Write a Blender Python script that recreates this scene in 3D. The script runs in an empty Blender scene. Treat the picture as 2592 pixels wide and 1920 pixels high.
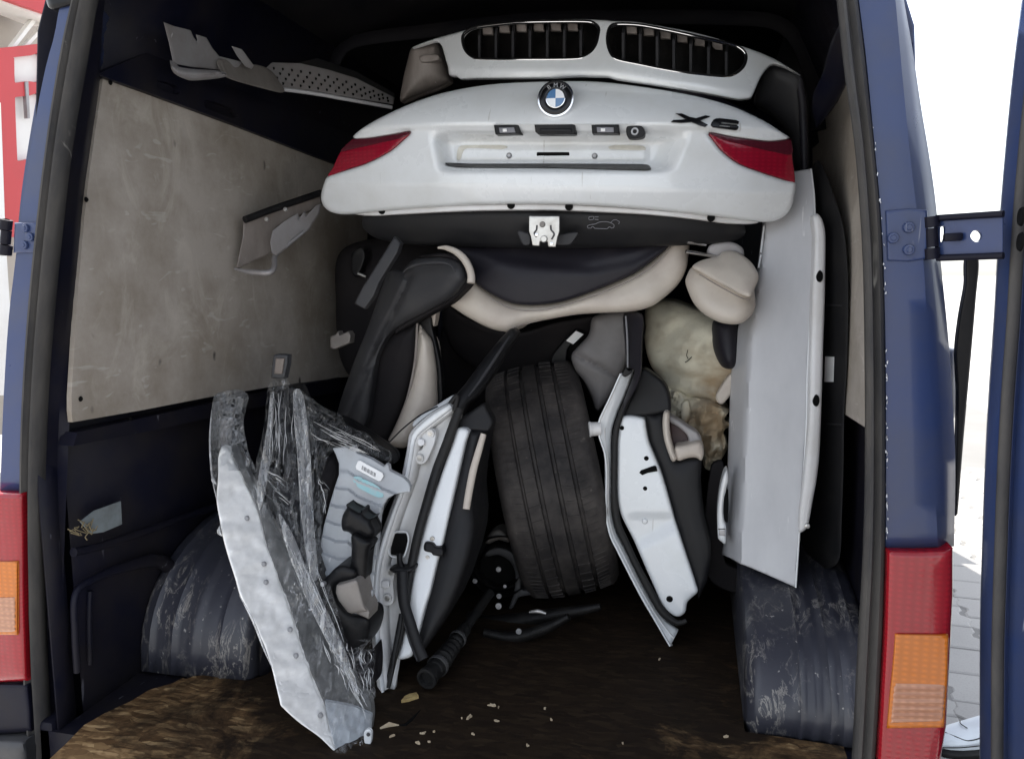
import bpy, bmesh, math, random
import numpy as np
from mathutils import Vector, Matrix, noise as mnoise
from mathutils.geometry import delaunay_2d_cdt

random.seed(7)
S = bpy.context.scene
COL = S.collection

# ------------------------------------------------------------------ camera
F_PX, YAW, PITCH = 2000.0, math.radians(13.0), math.radians(7.7)
CAM = np.array([0.5, -1.35, 1.5])
cam_d = bpy.data.cameras.new('camera')
cam_d.sensor_width = 36.0
cam_d.lens = 36.0 * F_PX / 2592.0
cam_d.clip_start, cam_d.clip_end = 0.02, 2000.0
cam = bpy.data.objects.new('camera', cam_d)
COL.objects.link(cam)
cam.location = CAM
cam.rotation_euler = (math.pi / 2 - PITCH, 0.0, YAW)
S.camera = cam

# ------------------------------------------------------------------ sky, sun, exposure
SUN_EL, SUN_AZ = math.radians(56), math.radians(-48)      # azimuth clockwise from +Y (front of the van)
world = bpy.data.worlds.new('World')
S.world = world
world.use_nodes = True
wn = world.node_tree
bg = wn.nodes['Background']
sky = wn.nodes.new('ShaderNodeTexSky')
sky.sky_type = 'NISHITA'
sky.sun_disc = False
sky.sun_elevation = SUN_EL
sky.sun_rotation = SUN_AZ
sky.air_density = 1.0
sky.dust_density = 1.5
sky.ozone_density = 1.0
hs = wn.nodes.new('ShaderNodeHueSaturation')             # milky overcast: the whole sky alike, little blue
hs.inputs['Saturation'].default_value = 0.35
wn.links.new(sky.outputs[0], hs.inputs['Color'])
wn.links.new(hs.outputs[0], bg.inputs[0])
bg.inputs[1].default_value = 0.15
sun_d = bpy.data.lights.new('sun', 'SUN')
sun_d.energy = 3.2
sun_d.angle = math.radians(0.5)
sun_d.color = (1.0, 0.95, 0.88)
sun = bpy.data.objects.new('sun', sun_d)
COL.objects.link(sun)
sdir = Vector((math.sin(SUN_AZ) * math.cos(SUN_EL), math.cos(SUN_AZ) * math.cos(SUN_EL), math.sin(SUN_EL)))
sun.rotation_euler = sdir.to_track_quat('Z', 'Y').to_euler()
sun.location = sdir * 30
S.view_settings.view_transform = 'Standard'
S.view_settings.look = 'None'
S.view_settings.gamma = 1.0
S.view_settings.use_curve_mapping = False
S.view_settings.exposure = 1.58
S.render.engine = 'CYCLES'
S.cycles.max_bounces = 10
S.cycles.diffuse_bounces = 5
S.cycles.transparent_max_bounces = 16
S.cycles.use_denoising = True

# ------------------------------------------------------------------ surveying helpers
# a surveyed photo point (2592 x 1920 px) plus its distance Y into the van gives a point of the place
FW = np.array([-math.sin(YAW) * math.cos(PITCH), math.cos(YAW) * math.cos(PITCH), -math.sin(PITCH)])
RT = np.array([math.cos(YAW), math.sin(YAW), 0.0])
UP = np.cross(RT, FW)

def rays(p):
    p = np.atleast_2d(np.asarray(p, float))
    return FW[None] * F_PX + RT[None] * (p[:, 0:1] - 1296) - UP[None] * (p[:, 1:2] - 960)

def P(px, py, Y):
    r = rays((px, py))[0]
    return CAM + r * ((Y - CAM[1]) / r[1])

def Pn(pts, Y):
    r = rays(pts)
    return CAM[None] + r * ((np.asarray(Y) - CAM[1]) / r[:, 1])[:, None]

def PX(px, py, X):
    r = rays((px, py))[0]
    return CAM + r * ((X - CAM[0]) / r[0])

def PZ(px, py, Z):
    r = rays((px, py))[0]
    return CAM + r * ((Z - CAM[2]) / r[2])

def dep(*a):
    """distance Y as a plane through surveyed (px, py, Y) points (1, 2 or 3+ of them)"""
    if len(a) == 1 and not hasattr(a[0], '__len__'):
        c = float(a[0])
        return lambda p: np.full(len(p), c)
    A = np.array(a, float)
    if len(A) == 2:
        d = A[1, :2] - A[0, :2]
        n = d @ d
        return lambda p: A[0, 2] + ((np.asarray(p, float)[:, :2] - A[0, :2]) @ d) / n * (A[1, 2] - A[0, 2])
    M = np.c_[A[:, :2], np.ones(len(A))]
    s = np.linalg.lstsq(M, A[:, 2], rcond=None)[0]
    return lambda p: np.asarray(p, float)[:, :2] @ s[:2] + s[2]

def asdep(Y):
    return Y if callable(Y) else dep(Y)

def depX(X):
    def f(p):
        r = rays(np.asarray(p, float)[:, :2])
        return CAM[1] + r[:, 1] * ((X - CAM[0]) / r[:, 0])
    return f

def spline(pts, step, closed=True, sm=True):
    """resampled Catmull-Rom (sm) or polyline (not sm)"""
    p = np.asarray(pts, float)
    n = len(p)
    out = []
    seg = n if closed else n - 1
    for i in range(seg):
        p1, p2 = p[i], p[(i + 1) % n]
        if closed:
            p0, p3 = p[i - 1], p[(i + 2) % n]
        else:
            p0 = p[i - 1] if i > 0 else 2 * p1 - p2
            p3 = p[i + 2] if i + 2 < n else 2 * p2 - p1
        k = max(1, int(round(np.linalg.norm((p2 - p1)[:2]) / step)))
        for j in range(k):
            t = j / k
            if sm:
                # centripetal-ish: limit tangents to the segment length
                L = np.linalg.norm(p2 - p1)
                m1, m2 = (p2 - p0) / 2, (p3 - p1) / 2
                for m in (m1, m2):
                    l = np.linalg.norm(m)
                    if l > L:
                        m *= L / l
                h = t * t * (3 - 2 * t)
                q = p1 * (1 - h) + p2 * h + m1 * (t ** 3 - 2 * t * t + t) + m2 * (t ** 3 - t * t)
            else:
                q = p1 * (1 - t) + p2 * t
            out.append(q)
    if not closed:
        out.append(p[-1])
    return np.array(out)

def inside(poly, q):
    x, y = q[:, 0], q[:, 1]
    r = np.zeros(len(q), bool)
    n = len(poly)
    for i in range(n):
        x1, y1 = poly[i, :2]
        x2, y2 = poly[i - 1, :2]
        c = (y1 > y) != (y2 > y)
        with np.errstate(divide='ignore', invalid='ignore'):
            xi = (x2 - x1) * (y - y1) / (y2 - y1 if y2 != y1 else 1e-9) + x1
        r ^= c & (x < xi)
    return r

def edgedist(poly, q):
    d = np.full(len(q), 1e9)
    for i in range(len(poly)):
        a, b = poly[i - 1, :2], poly[i, :2]
        ab = b - a
        L = ab @ ab + 1e-12
        t = np.clip(((q - a) @ ab) / L, 0, 1)
        d = np.minimum(d, np.hypot(*(q - a - t[:, None] * ab).T))
    return d

def wrinkle(V, sc=40.0, amp=.005, an=.5):
    return np.array([mnoise.fractal(Vector((x / sc, y / sc * an, 3.1)), .8, 2.0, 4) for x, y in V[:, :2]]) * amp

# ------------------------------------------------------------------ object helpers
def wloc(o):
    v = Vector((0, 0, 0))
    while o is not None:
        v = v + o.location
        o = o.parent
    return v

def props(o, label=None, cat=None, group=None, kind=None):
    if label: o['label'] = label
    if cat: o['category'] = cat
    if group: o['group'] = group
    if kind: o['kind'] = kind
    return o

def thing(name, label, cat, loc, group=None):
    o = bpy.data.objects.new(name, None)
    COL.objects.link(o)
    o.location = Vector([float(c) for c in loc])
    o.empty_display_size = 0.05
    return props(o, label, cat, group)

def put(name, mesh, mat, parent=None, label=None, smooth=True, base=None):
    """link a mesh whose vertices are world coordinates as one object"""
    o = bpy.data.objects.new(name, mesh)
    COL.objects.link(o)
    off = Vector((0, 0, 0))
    if parent is not None:
        o.parent = parent
        off = wloc(parent)
    elif base is not None:
        o.location = Vector([float(c) for c in base])
        off = o.location.copy()
    if off.length > 0:
        mesh.transform(Matrix.Translation(-off))
    for m in (mat if isinstance(mat, (list, tuple)) else [mat]):
        mesh.materials.append(m)
    if smooth:
        mesh.polygons.foreach_set('use_smooth', [True] * len(mesh.polygons))
    if label:
        o['label'] = label
    return o

def mk(verts, faces):
    me = bpy.data.meshes.new('mesh')
    me.from_pydata([tuple(map(float, v)) for v in verts], [], [tuple(map(int, f)) for f in faces])
    me.update()
    return me

def fixn(me):
    bm = bmesh.new()
    bm.from_mesh(me)
    bmesh.ops.remove_doubles(bm, verts=bm.verts, dist=1e-6)
    bmesh.ops.recalc_face_normals(bm, faces=bm.faces)
    bm.to_mesh(me)
    bm.free()
    return me

def sharp(o, deg=35):
    try:
        o.data.set_sharp_from_angle(angle=math.radians(deg))
    except Exception:
        pass
    return o

def puff(name, outline, Y, mat, parent=None, thick=0.02, r=0.006, bulge=0.0, bw=None, step=8, sm=True,
         holes=(), relief=None, grid=None, label=None, base=None, sharp_deg=50, tdir=(0, 1, 0)):
    """a panel or cushion: surveyed outline, rounded rim of radius r, bulging face, real thickness"""
    Yf = asdep(Y)
    poly = spline(outline, step, True, sm)[:, :2]
    hp = [spline(h, min(step, 5), True, True)[:, :2] for h in holes]
    g = grid or step
    lo, hi = poly.min(0), poly.max(0)
    gx, gy = np.meshgrid(np.arange(lo[0] + g / 2, hi[0], g), np.arange(lo[1] + g / 2, hi[1], g))
    q = np.c_[gx.ravel(), gy.ravel()]
    q = q[inside(poly, q)] if len(q) else q.reshape(0, 2)
    sc = (float(np.mean(Yf(poly))) - CAM[1]) / F_PX                # metres per pixel here
    if len(q):
        dd = edgedist(poly, q)
        q = q[dd > g * 0.45]
    rings = []
    if r > 0:                                                       # inner rings so the rim is round
        c = poly
        nrm = np.roll(c, -1, 0) - np.roll(c, 1, 0)
        nrm = np.c_[-nrm[:, 1], nrm[:, 0]]
        nrm /= (np.linalg.norm(nrm, axis=1)[:, None] + 1e-9)
        area = 0.5 * np.sum(c[:, 0] * np.roll(c[:, 1], -1) - np.roll(c[:, 0], -1) * c[:, 1])
        if area < 0: nrm = -nrm
        for f in (0.12, 0.35, 0.7, 1.0):
            k = c + nrm * (r * f / sc)
            ok = inside(poly, k)
            k = k[ok]
            if len(k):
                k = k[edgedist(poly, k) > 0.85 * r * f / sc]
                rings.append(k)
        if len(q):
            q = q[edgedist(poly, q) > r * 1.15 / sc]
    for h in hp:
        if len(q):
            q = q[~inside(h, q)]
            q = q[edgedist(h, q) > g * 0.4]
        rings = [k[~inside(h, k)] for k in rings]
    nv = [poly] + hp
    verts2 = np.vstack(nv + rings + ([q] if len(q) else []))
    edges, s = [], 0
    for c in nv:
        n = len(c)
        edges += [(s + i, s + (i + 1) % n) for i in range(n)]
        s += n
    V, E_, Fc, *_ = delaunay_2d_cdt([Vector((float(a), float(b))) for a, b in verts2], edges, [], 0, 1e-4)
    V = np.array([(v.x, v.y) for v in V])
    Fc = np.array([f for f in Fc if len(f) == 3], int)
    cen = V[Fc].mean(1)
    ok = inside(poly, cen)
    for h in hp:
        ok &= ~inside(h, cen)
    Fc = Fc[ok]
    d = edgedist(poly, V) * sc
    off = np.zeros(len(V))
    if r > 0:
        dd = r - np.minimum(d, r)
        off += r - np.sqrt(np.maximum(0, r * r - dd * dd))
    if bulge:
        w = bw or max(d.max(), 1e-6)
        off -= bulge * np.sin(np.pi / 2 * np.clip(d / w, 0, 1))
    if relief is not None:
        off += relief(V)
    Yv = Yf(V) + off
    front = Pn(V, Yv)
    back = front + np.array(tdir, float)[None] * thick
    if thick == 0:
        me = mk(front, [tuple(f) for f in Fc])
        bm = bmesh.new(); bm.from_mesh(me)
        bmesh.ops.delete(bm, geom=[v for v in bm.verts if not v.link_faces], context='VERTS')
        bm.to_mesh(me); bm.free()
        return put(name, me, mat, parent, label, True, base)
    cnt = {}
    for f in Fc:
        for i in range(3):
            a, b = int(f[i]), int(f[(i + 1) % 3])
            cnt[(a, b)] = 1
    bnd = [(a, b) for (a, b) in cnt if (b, a) not in cnt]
    n = len(V)
    fl = [tuple(f) for f in Fc] + [tuple(int(x) + n for x in f[::-1]) for f in Fc]
    fl += [(b, a, a + n, b + n) for a, b in bnd]
    me = mk(np.vstack([front, back]), fl)
    bm = bmesh.new(); bm.from_mesh(me)
    bmesh.ops.delete(bm, geom=[v for v in bm.verts if not v.link_faces], context='VERTS')
    bmesh.ops.recalc_face_normals(bm, faces=bm.faces)
    bm.to_mesh(me); bm.free()
    o = put(name, me, mat, parent, label, True, base)
    return sharp(o, sharp_deg)

def loft(name, rows, mat, parent=None, thick=0.0, label=None, smooth=True, base=None, sharp_deg=40, sub=0):
    """a sheet through rows of 3-D points (equal counts)"""
    R = [np.asarray(r, float) for r in rows]
    m = len(R[0])
    v = np.vstack(R)
    f = []
    for i in range(len(R) - 1):
        for j in range(m - 1):
            f.append((i * m + j, i * m + j + 1, (i + 1) * m + j + 1, (i + 1) * m + j))
    me = mk(v, f)
    if sub:
        bm = bmesh.new(); bm.from_mesh(me)
        bmesh.ops.subdivide_edges(bm, edges=bm.edges, cuts=sub, use_grid_fill=True)
        bm.to_mesh(me); bm.free()
    o = put(name, me, mat, parent, label, smooth, base)
    if thick:
        md = o.modifiers.new('solid', 'SOLIDIFY')
        md.thickness = abs(thick)
        md.offset = 1 if thick > 0 else -1
    return sharp(o, sharp_deg)

def line(pts, Y, n, sm=True):
    """n points evenly along a surveyed polyline; pts are (px,py) or (px,py,Y)"""
    p = np.asarray(pts, float)
    if p.shape[1] == 2:
        p = np.c_[p, asdep(Y)(p)]
    s = spline(p, 6, False, sm)
    L = np.r_[0, np.cumsum(np.hypot(*np.diff(s[:, :2], axis=0).T))]
    t = np.linspace(0, L[-1], n)
    s = np.c_[[np.interp(t, L, s[:, k]) for k in range(3)]].T
    return Pn(s[:, :2], s[:, 2])

def strip(name, A, B, YA, YB, mat, parent=None, n=24, mid=0.0, thick=0.006, label=None, base=None, sm=True, k=5):
    """a sheet between two surveyed lines, crowned towards the viewer by mid metres"""
    a, b = line(A, YA, n, sm), line(B, YB, n, sm)
    rows = []
    for i in range(k):
        t = i / (k - 1)
        r = a * (1 - t) + b * t
        r[:, 1] -= mid * math.sin(math.pi * t)
        rows.append(r)
    return loft(name, rows, mat, parent, thick=-thick if thick else 0, label=label, base=base)

def tube(name, pts, rad, mat, parent=None, n=12, label=None, base=None, flat=1.0, caps=True, smooth=True):
    """a swept tube through 3-D points; rad number or list"""
    p = [Vector([float(c) for c in q]) for q in pts]
    m = len(p)
    if not hasattr(rad, '__len__'): rad = [rad] * m
    v, f = [], []
    up = None
    for i in range(m):
        t = (p[min(i + 1, m - 1)] - p[max(i - 1, 0)])
        t = t.normalized() if t.length > 1e-9 else Vector((0, 0, 1))
        if up is None:
            up = Vector((0, 1, 0)) if abs(t.y) < 0.9 else Vector((1, 0, 0))
        a = (up - t * up.dot(t)).normalized()
        b = t.cross(a)
        up = a
        for j in range(n):
            an = 2 * math.pi * j / n
            v.append(p[i] + a * (math.cos(an) * rad[i] * flat) + b * (math.sin(an) * rad[i]))
    for i in range(m - 1):
        for j in range(n):
            f.append((i * n + j, i * n + (j + 1) % n, (i + 1) * n + (j + 1) % n, (i + 1) * n + j))
    if caps:
        f.append(tuple(range(n - 1, -1, -1)))
        f.append(tuple((m - 1) * n + j for j in range(n)))
    me = fixn(mk(v, f))
    return sharp(put(name, me, mat, parent, label, smooth, base), 50)

def ptube(name, pts, Y, rad, mat, parent=None, k=None, **kw):
    p = line(pts, Y, k or max(6, len(pts) * 4))
    if hasattr(rad, '__len__'):
        rad = list(np.interp(np.linspace(0, 1, len(p)), np.linspace(0, 1, len(rad)), rad))
    return tube(name, p, rad, mat, parent, **kw)

def frame_m(c, ax):
    """matrix with local z along ax at c"""
    q = Vector([float(a) for a in ax]).to_track_quat('Z', 'Y').to_matrix().to_4x4()
    return Matrix.Translation(Vector([float(a) for a in c])) @ q

def lathe(name, c, ax, prof, mat, parent=None, n=24, label=None, base=None, closed=False):
    """prof: (radius, height) pairs turned about ax through c"""
    M = frame_m(c, ax)
    v, f = [], []
    for r, h in prof:
        for j in range(n):
            a = 2 * math.pi * j / n
            v.append(M @ Vector((r * math.cos(a), r * math.sin(a), h)))
    m = len(prof)
    for i in range(m - 1 + (1 if closed else 0)):
        i2 = (i + 1) % m
        for j in range(n):
            f.append((i * n + j, i * n + (j + 1) % n, i2 * n + (j + 1) % n, i2 * n + j))
    me = fixn(mk(v, f))
    return sharp(put(name, me, mat, parent, label, True, base), 40)

def bolt(c, ax, r, mat, parent, name='bolt'):
    return lathe(name, c, ax, [(0.0001, .5 * r), (.45 * r, .5 * r), (.5 * r, .35 * r), (.55 * r, .3 * r), (.9 * r, .28 * r), (r, .12 * r), (r, -.3 * r)], mat, parent, n=14)

def box(name, c, size, mat, parent=None, rot=None, bev=0.003, label=None, base=None):
    bm = bmesh.new()
    bmesh.ops.create_cube(bm, size=1.0)
    for v in bm.verts:
        v.co = Vector((v.co.x * size[0], v.co.y * size[1], v.co.z * size[2]))
    if bev:
        bmesh.ops.bevel(bm, geom=list(bm.edges), offset=bev, segments=2, affect='EDGES', profile=0.5)
    M = Matrix.Translation(Vector([float(a) for a in c]))
    if rot is not None: M = M @ rot.to_4x4()
    bm.transform(M)
    me = bpy.data.meshes.new('mesh'); bm.to_mesh(me); bm.free()
    return sharp(put(name, me, mat, parent, label, True, base), 40)

def prism(name, poly, y0, y1, mat, parent=None, label=None, axis='x', base=None):
    """polygon extruded along an axis; poly in the other two coordinates"""
    n = len(poly)
    def w(p, a):
        return {'x': (a, p[0], p[1]), 'y': (p[0], a, p[1]), 'z': (p[0], p[1], a)}[axis]
    v = [w(p, y0) for p in poly] + [w(p, y1) for p in poly]
    f = [tuple(range(n)), tuple(range(2 * n - 1, n - 1, -1))] + [(i, (i + 1) % n, n + (i + 1) % n, n + i) for i in range(n)]
    return sharp(put(name, fixn(mk(v, f)), mat, parent, label, True, base), 30)

def merge(name, objs, mat, parent=None, label=None):
    """join the meshes of objs into one object"""
    bm = bmesh.new()
    for o in objs:
        me = o.data.copy()
        me.transform(Matrix.Translation(wloc(o)))
        bm.from_mesh(me)
    me = bpy.data.meshes.new('mesh'); bm.to_mesh(me); bm.free()
    for o in objs:
        bpy.data.objects.remove(o)
    me.materials.clear()
    return put(name, me, mat, parent, label)

# ------------------------------------------------------------------ materials
def nt(name):
    m = bpy.data.materials.new(name)
    m.use_nodes = True
    t = m.node_tree
    return m, t, t.nodes['Principled BSDF']

def N(t, typ, **kw):
    n = t.nodes.new(typ)
    for k, v in kw.items():
        if k.startswith('_'): setattr(n, k[1:], v)
        else: n.inputs[k.replace('__', ' ')].default_value = v
    return n

def coords(t, scale=(1, 1, 1), rot=(0, 0, 0)):
    tc = N(t, 'ShaderNodeNewGeometry')
    mp = N(t, 'ShaderNodeMapping')
    mp.inputs['Scale'].default_value = scale
    mp.inputs['Rotation'].default_value = rot
    t.links.new(tc.outputs['Position'], mp.inputs['Vector'])
    return mp.outputs[0]

def noise(t, vec, scale, detail=6, rough=0.6, dist=0.0):
    n = N(t, 'ShaderNodeTexNoise', Scale=scale, Detail=detail, Roughness=rough, Distortion=dist)
    t.links.new(vec, n.inputs['Vector'])
    return n.outputs['Fac']

def ramp(t, fac, stops):
    r = N(t, 'ShaderNodeValToRGB')
    e = r.color_ramp.elements
    while len(e) < len(stops): e.new(0.5)
    for i, (p, c) in enumerate(stops):
        e[i].position = p
        e[i].color = (c, c, c, 1) if not hasattr(c, '__len__') else (*c, 1)
    t.links.new(fac, r.inputs[0])
    return r.outputs[0]

def mixc(t, fac, a, b):
    m = N(t, 'ShaderNodeMix', _data_type='RGBA')
    for sock, val in ((m.inputs[0], fac), (m.inputs[6], a), (m.inputs[7], b)):
        if isinstance(val, (int, float)): sock.default_value = val
        elif isinstance(val, tuple): sock.default_value = (*val, 1)
        else: t.links.new(val, sock)
    return m.outputs[2]

def bump(t, b, fac, strength, dist=0.002):
    n = N(t, 'ShaderNodeBump', Strength=strength, Distance=dist)
    t.links.new(fac, n.inputs['Height'])
    t.links.new(n.outputs[0], b.inputs['Normal'])
    return n

def material(name, col, rough=0.5, metal=0.0, dirt=None, amt=0.0, dscale=6.0, scr=0.0, scrcol=(.6, .6, .6), fine=0.0, fscale=300.0,
             coat=0.0, lumps=0.0, lscale=25.0, streak=(1, 1, 1), spec=0.5, rvar=0.12):
    """paint, plastic, leather or metal: base colour, patches of dirt, thin scratches, grain and dents"""
    m, t, b = nt(name)
    v = coords(t)
    c = None
    n1 = noise(t, coords(t, streak), dscale, 8, 0.65)
    if dirt is not None and amt > 0:
        c = mixc(t, ramp(t, n1, [(max(0, .62 - .5 * amt), 0.0), (min(1, .95 - .25 * amt), 1.0)]), col, dirt)
    n3 = noise(t, v, 2.3, 4)
    lo = tuple(x * 0.9 for x in col)
    if c is None:
        c = mixc(t, n3, lo, tuple(min(1, x * 1.06) for x in col))
    if scr > 0:
        w = N(t, 'ShaderNodeTexNoise', Scale=1.0, Detail=3.0, Roughness=0.5, Distortion=0.8)
        t.links.new(coords(t, (90, 26, 7), (.5, .25, .3)), w.inputs['Vector'])
        a = ramp(t, w.outputs['Fac'], [(.70 - .05 * scr, 0.0), (.74 - .04 * scr, 1.0)])
        k = ramp(t, noise(t, v, 5.0, 4), [(.48, 0.0), (.62, 1.0)])
        mu = N(t, 'ShaderNodeMath', _operation='MULTIPLY')
        t.links.new(a, mu.inputs[0]); t.links.new(k, mu.inputs[1])
        c = mixc(t, mu.outputs[0], c, scrcol)
    t.links.new(c, b.inputs['Base Color'])
    b.inputs['Metallic'].default_value = metal
    b.inputs['Coat Weight'].default_value = coat
    b.inputs['Coat Roughness'].default_value = 0.08
    b.inputs['Specular IOR Level'].default_value = spec
    rr = ramp(t, n1, [(.25, max(.03, rough - rvar)), (.75, min(1, rough + rvar))])
    t.links.new(rr, b.inputs['Roughness'])
    if fine > 0 or lumps > 0:
        h = None
        if fine > 0: h = noise(t, v, fscale, 2)
        nb = None
        if fine > 0:
            nb = N(t, 'ShaderNodeBump', Strength=fine, Distance=0.0006)
            t.links.new(h, nb.inputs['Height'])
        if lumps > 0:
            n2 = N(t, 'ShaderNodeBump', Strength=lumps, Distance=0.01)
            t.links.new(noise(t, v, lscale, 3), n2.inputs['Height'])
            if nb: t.links.new(nb.outputs[0], n2.inputs['Normal'])
            nb = n2
        t.links.new(nb.outputs[0], b.inputs['Normal'])
    return m

M = {}
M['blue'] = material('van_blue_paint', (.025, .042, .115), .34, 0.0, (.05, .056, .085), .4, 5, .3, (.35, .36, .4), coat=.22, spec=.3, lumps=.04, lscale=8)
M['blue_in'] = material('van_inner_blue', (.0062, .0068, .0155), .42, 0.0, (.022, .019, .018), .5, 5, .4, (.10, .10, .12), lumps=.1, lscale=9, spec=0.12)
M['roof_in'] = material('van_roof_lining', (.007, .007, .010), .7, 0.0, (.02, .018, .018), .5, 4, 0, lumps=.05, spec=0.1)
M['seal'] = material('rubber_seal', (.038, .037, .038), .62, 0.0, (.085, .078, .07), .55, 22, .2, (.25, .24, .22), fine=.15, streak=(1, 1, .3), spec=0.3)
M['rubber'] = material('black_rubber', (.010, .010, .0105), .55, 0.0, (.026, .024, .022), .4, 14, fine=.1, spec=0.25)
M['black'] = material('black_plastic', (.007, .007, .008), .4, 0.0, (.04, .038, .036), .3, 9, fine=.2, fscale=500, spec=0.18)
M['trim'] = material('dark_trim', (.011, .011, .0125), .5, 0.0, (.022, .021, .02), .35, 9, fine=.35, fscale=700, spec=0.22)
M['seatgrey'] = material('dark_grey_seat_plastic', (.028, .028, .031), .55, 0.0, (.052, .05, .05), .35, 6, fine=.35, fscale=600, spec=0.3)
M['seatdark'] = material('dark_seat_fabric', (.013, .012, .0135), .75, 0.0, (.024, .021, .021), .4, 6, fine=.5, fscale=500, spec=0.12)
M['navyshell'] = material('blue_black_seat_shell', (.014, .013, .018), .5, 0.0, (.030, .027, .031), .35, 6, fine=.3, fscale=650, spec=0.25)
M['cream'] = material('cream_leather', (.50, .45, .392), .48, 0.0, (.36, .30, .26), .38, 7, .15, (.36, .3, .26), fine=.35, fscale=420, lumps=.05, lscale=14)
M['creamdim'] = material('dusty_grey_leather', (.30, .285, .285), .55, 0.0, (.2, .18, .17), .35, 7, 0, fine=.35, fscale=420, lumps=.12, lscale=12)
M['white'] = material('white_car_paint', (.68, .70, .715), .28, 0.0, (.56, .565, .55), .25, 5, .05, (.4, .39, .37), coat=.7, lumps=.015, lscale=5, rvar=.06)
M['whitedull'] = material('dull_white_paint', (.66, .66, .67), .38, 0.0, (.50, .48, .45), .4, 6, .2, (.38, .36, .34), coat=.3, lumps=.03, lscale=8)
M['jamb'] = material('grey_white_jamb_paint', (.60, .60, .60), .36, 0.0, (.42, .40, .37), .42, 7, .15, (.3, .28, .26), coat=.3)
M['silver'] = material('dusty_silver_panel', (.54, .545, .56), .42, 0.0, (.33, .33, .35), .75, 2.6, .2, (.7, .7, .7), coat=.2, lumps=.03, lscale=6, streak=(1, 1, .4))
M['foamwhite'] = material('white_wrapped_beam', (.84, .83, .81), .32, 0.0, (.62, .61, .59), .3, 12, .0, lumps=.12, lscale=14, coat=.5, streak=(1, 1, 2))
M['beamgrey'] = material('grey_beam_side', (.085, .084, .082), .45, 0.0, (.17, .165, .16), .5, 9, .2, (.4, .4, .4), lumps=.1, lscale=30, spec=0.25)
M['chrome'] = material('chrome', (.75, .75, .76), .12, 1.0, rvar=.05)
M['alu'] = material('dull_aluminium', (.31, .305, .31), .45, .35, (.22, .19, .18), .5, 9, .3, (.6, .6, .6), fine=.2)
M['steel'] = material('plated_steel', (.55, .54, .52), .35, .7, (.35, .33, .3), .4, 30)
M['greyplastic'] = material('grey_corrugated_plastic', (.38, .40, .42), .42, 0.0, (.30, .30, .31), .4, 10, .2, (.6, .6, .6), fine=.15)
M['greybox'] = material('grey_housing_plastic', (.20, .185, .17), .5, 0.0, (.13, .11, .1), .45, 12)
M['dustybrown'] = material('dusty_brown_plastic', (.15, .125, .11), .55, 0.0, (.32, .29, .27), .55, 9, .3, (.4, .37, .35), streak=(1.6, 1, .3))
M['dirtysteel'] = material('oily_black_iron', (.0065, .006, .006), .5, .1, (.022, .020, .018), .35, 18, 0, lumps=.2, lscale=60, spec=0.25)
M['boltgrey'] = material('pale_bolt_head', (.36, .36, .37), .4, .5, (.2, .2, .2), .3, 40)
M['plate'] = material('emblem_black', (.006, .006, .007), .22, 0.0, coat=.15, spec=.25)
M['emblue'] = material('emblem_blue', (.07, .17, .34), .2, 0.0, coat=1.0)
M['emwhite'] = material('emblem_white', (.75, .77, .8), .2, 0.0, coat=1.0)
M['label'] = material('label_white', (.78, .78, .78), .5, 0.0, (.6, .6, .58), .2, 20)
M['ink'] = material('label_ink', (.05, .05, .055), .6)
M['teal'] = material('blue_green_mark', (.22, .50, .53), .55, 0.0, (.42, .46, .48), .55, 28)
M['greymark'] = material('grey_print', (.19, .19, .21), .6)
M['bumperblack'] = material('van_bumper_plastic', (.045, .046, .05), .6, 0.0, (.09, .085, .08), .4, 10, .3, (.15, .15, .15), spec=0.3)
M['grime'] = material('pale_road_grime', (.60, .585, .53), .5, 0.0, (.46, .44, .38), .5, 30)
M['hole'] = material('dark_cavity', (.004, .004, .004), .9, 0.0, spec=.1)
M['chip'] = material('pale_wood_chip', (.46, .38, .27), .8, 0.0, (.3, .22, .13), .5, 60)
M['leaf'] = material('dry_leaf', (.42, .31, .13), .8, 0.0, (.2, .13, .05), .5, 60, lumps=.5, lscale=90)
M['paper'] = material('grimy_paper', (.20, .23, .24), .8, 0.0, (.1, .1, .1), .5, 20)
M['straw'] = material('dry_straw', (.20, .16, .09), .8)
M['shoe'] = material('white_shoe_leather', (.70, .75, .80), .45, 0.0, (.55, .58, .6), .3, 10)

def lens_mat(name, col, rough=.12, ribs=0.0):
    m, t, b = nt(name)
    v = coords(t)
    c = mixc(t, noise(t, v, 9, 4), tuple(x * .75 for x in col), col)
    t.links.new(c, b.inputs['Base Color'])
    b.inputs['Roughness'].default_value = rough
    b.inputs['Coat Weight'].default_value = .45
    b.inputs['Specular IOR Level'].default_value = .3
    b.inputs['Coat Roughness'].default_value = .04
    w = N(t, 'ShaderNodeTexWave', Scale=34.0, Distortion=.3)
    w.bands_direction = 'Z'
    t.links.new(v, w.inputs['Vector'])
    w2 = N(t, 'ShaderNodeTexWave', Scale=22.0, Distortion=.3)
    w2.bands_direction = 'X'
    t.links.new(v, w2.inputs['Vector'])
    mx = N(t, 'ShaderNodeMath', _operation='MULTIPLY')
    t.links.new(w.outputs['Fac'], mx.inputs[0]); t.links.new(w2.outputs['Fac'], mx.inputs[1])
    c2 = mixc(t, mx.outputs[0], c, tuple(min(1, x * 1.13) for x in col))
    t.links.new(c2, b.inputs['Base Color'])
    bump(t, b, mx.outputs[0], .10, .002)
    return m
M['redlens'] = lens_mat('red_lens', (.26, .006, .013))
M['redlens2'] = lens_mat('crimson_lens', (.24, .005, .02), .2)
M['darklens'] = lens_mat('smoked_red_lens', (.07, .008, .016), .2)
M['amber'] = lens_mat('amber_lens', (.46, .125, .006))
M['pinklens'] = lens_mat('clear_ribbed_lens', (.40, .19, .11))

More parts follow.
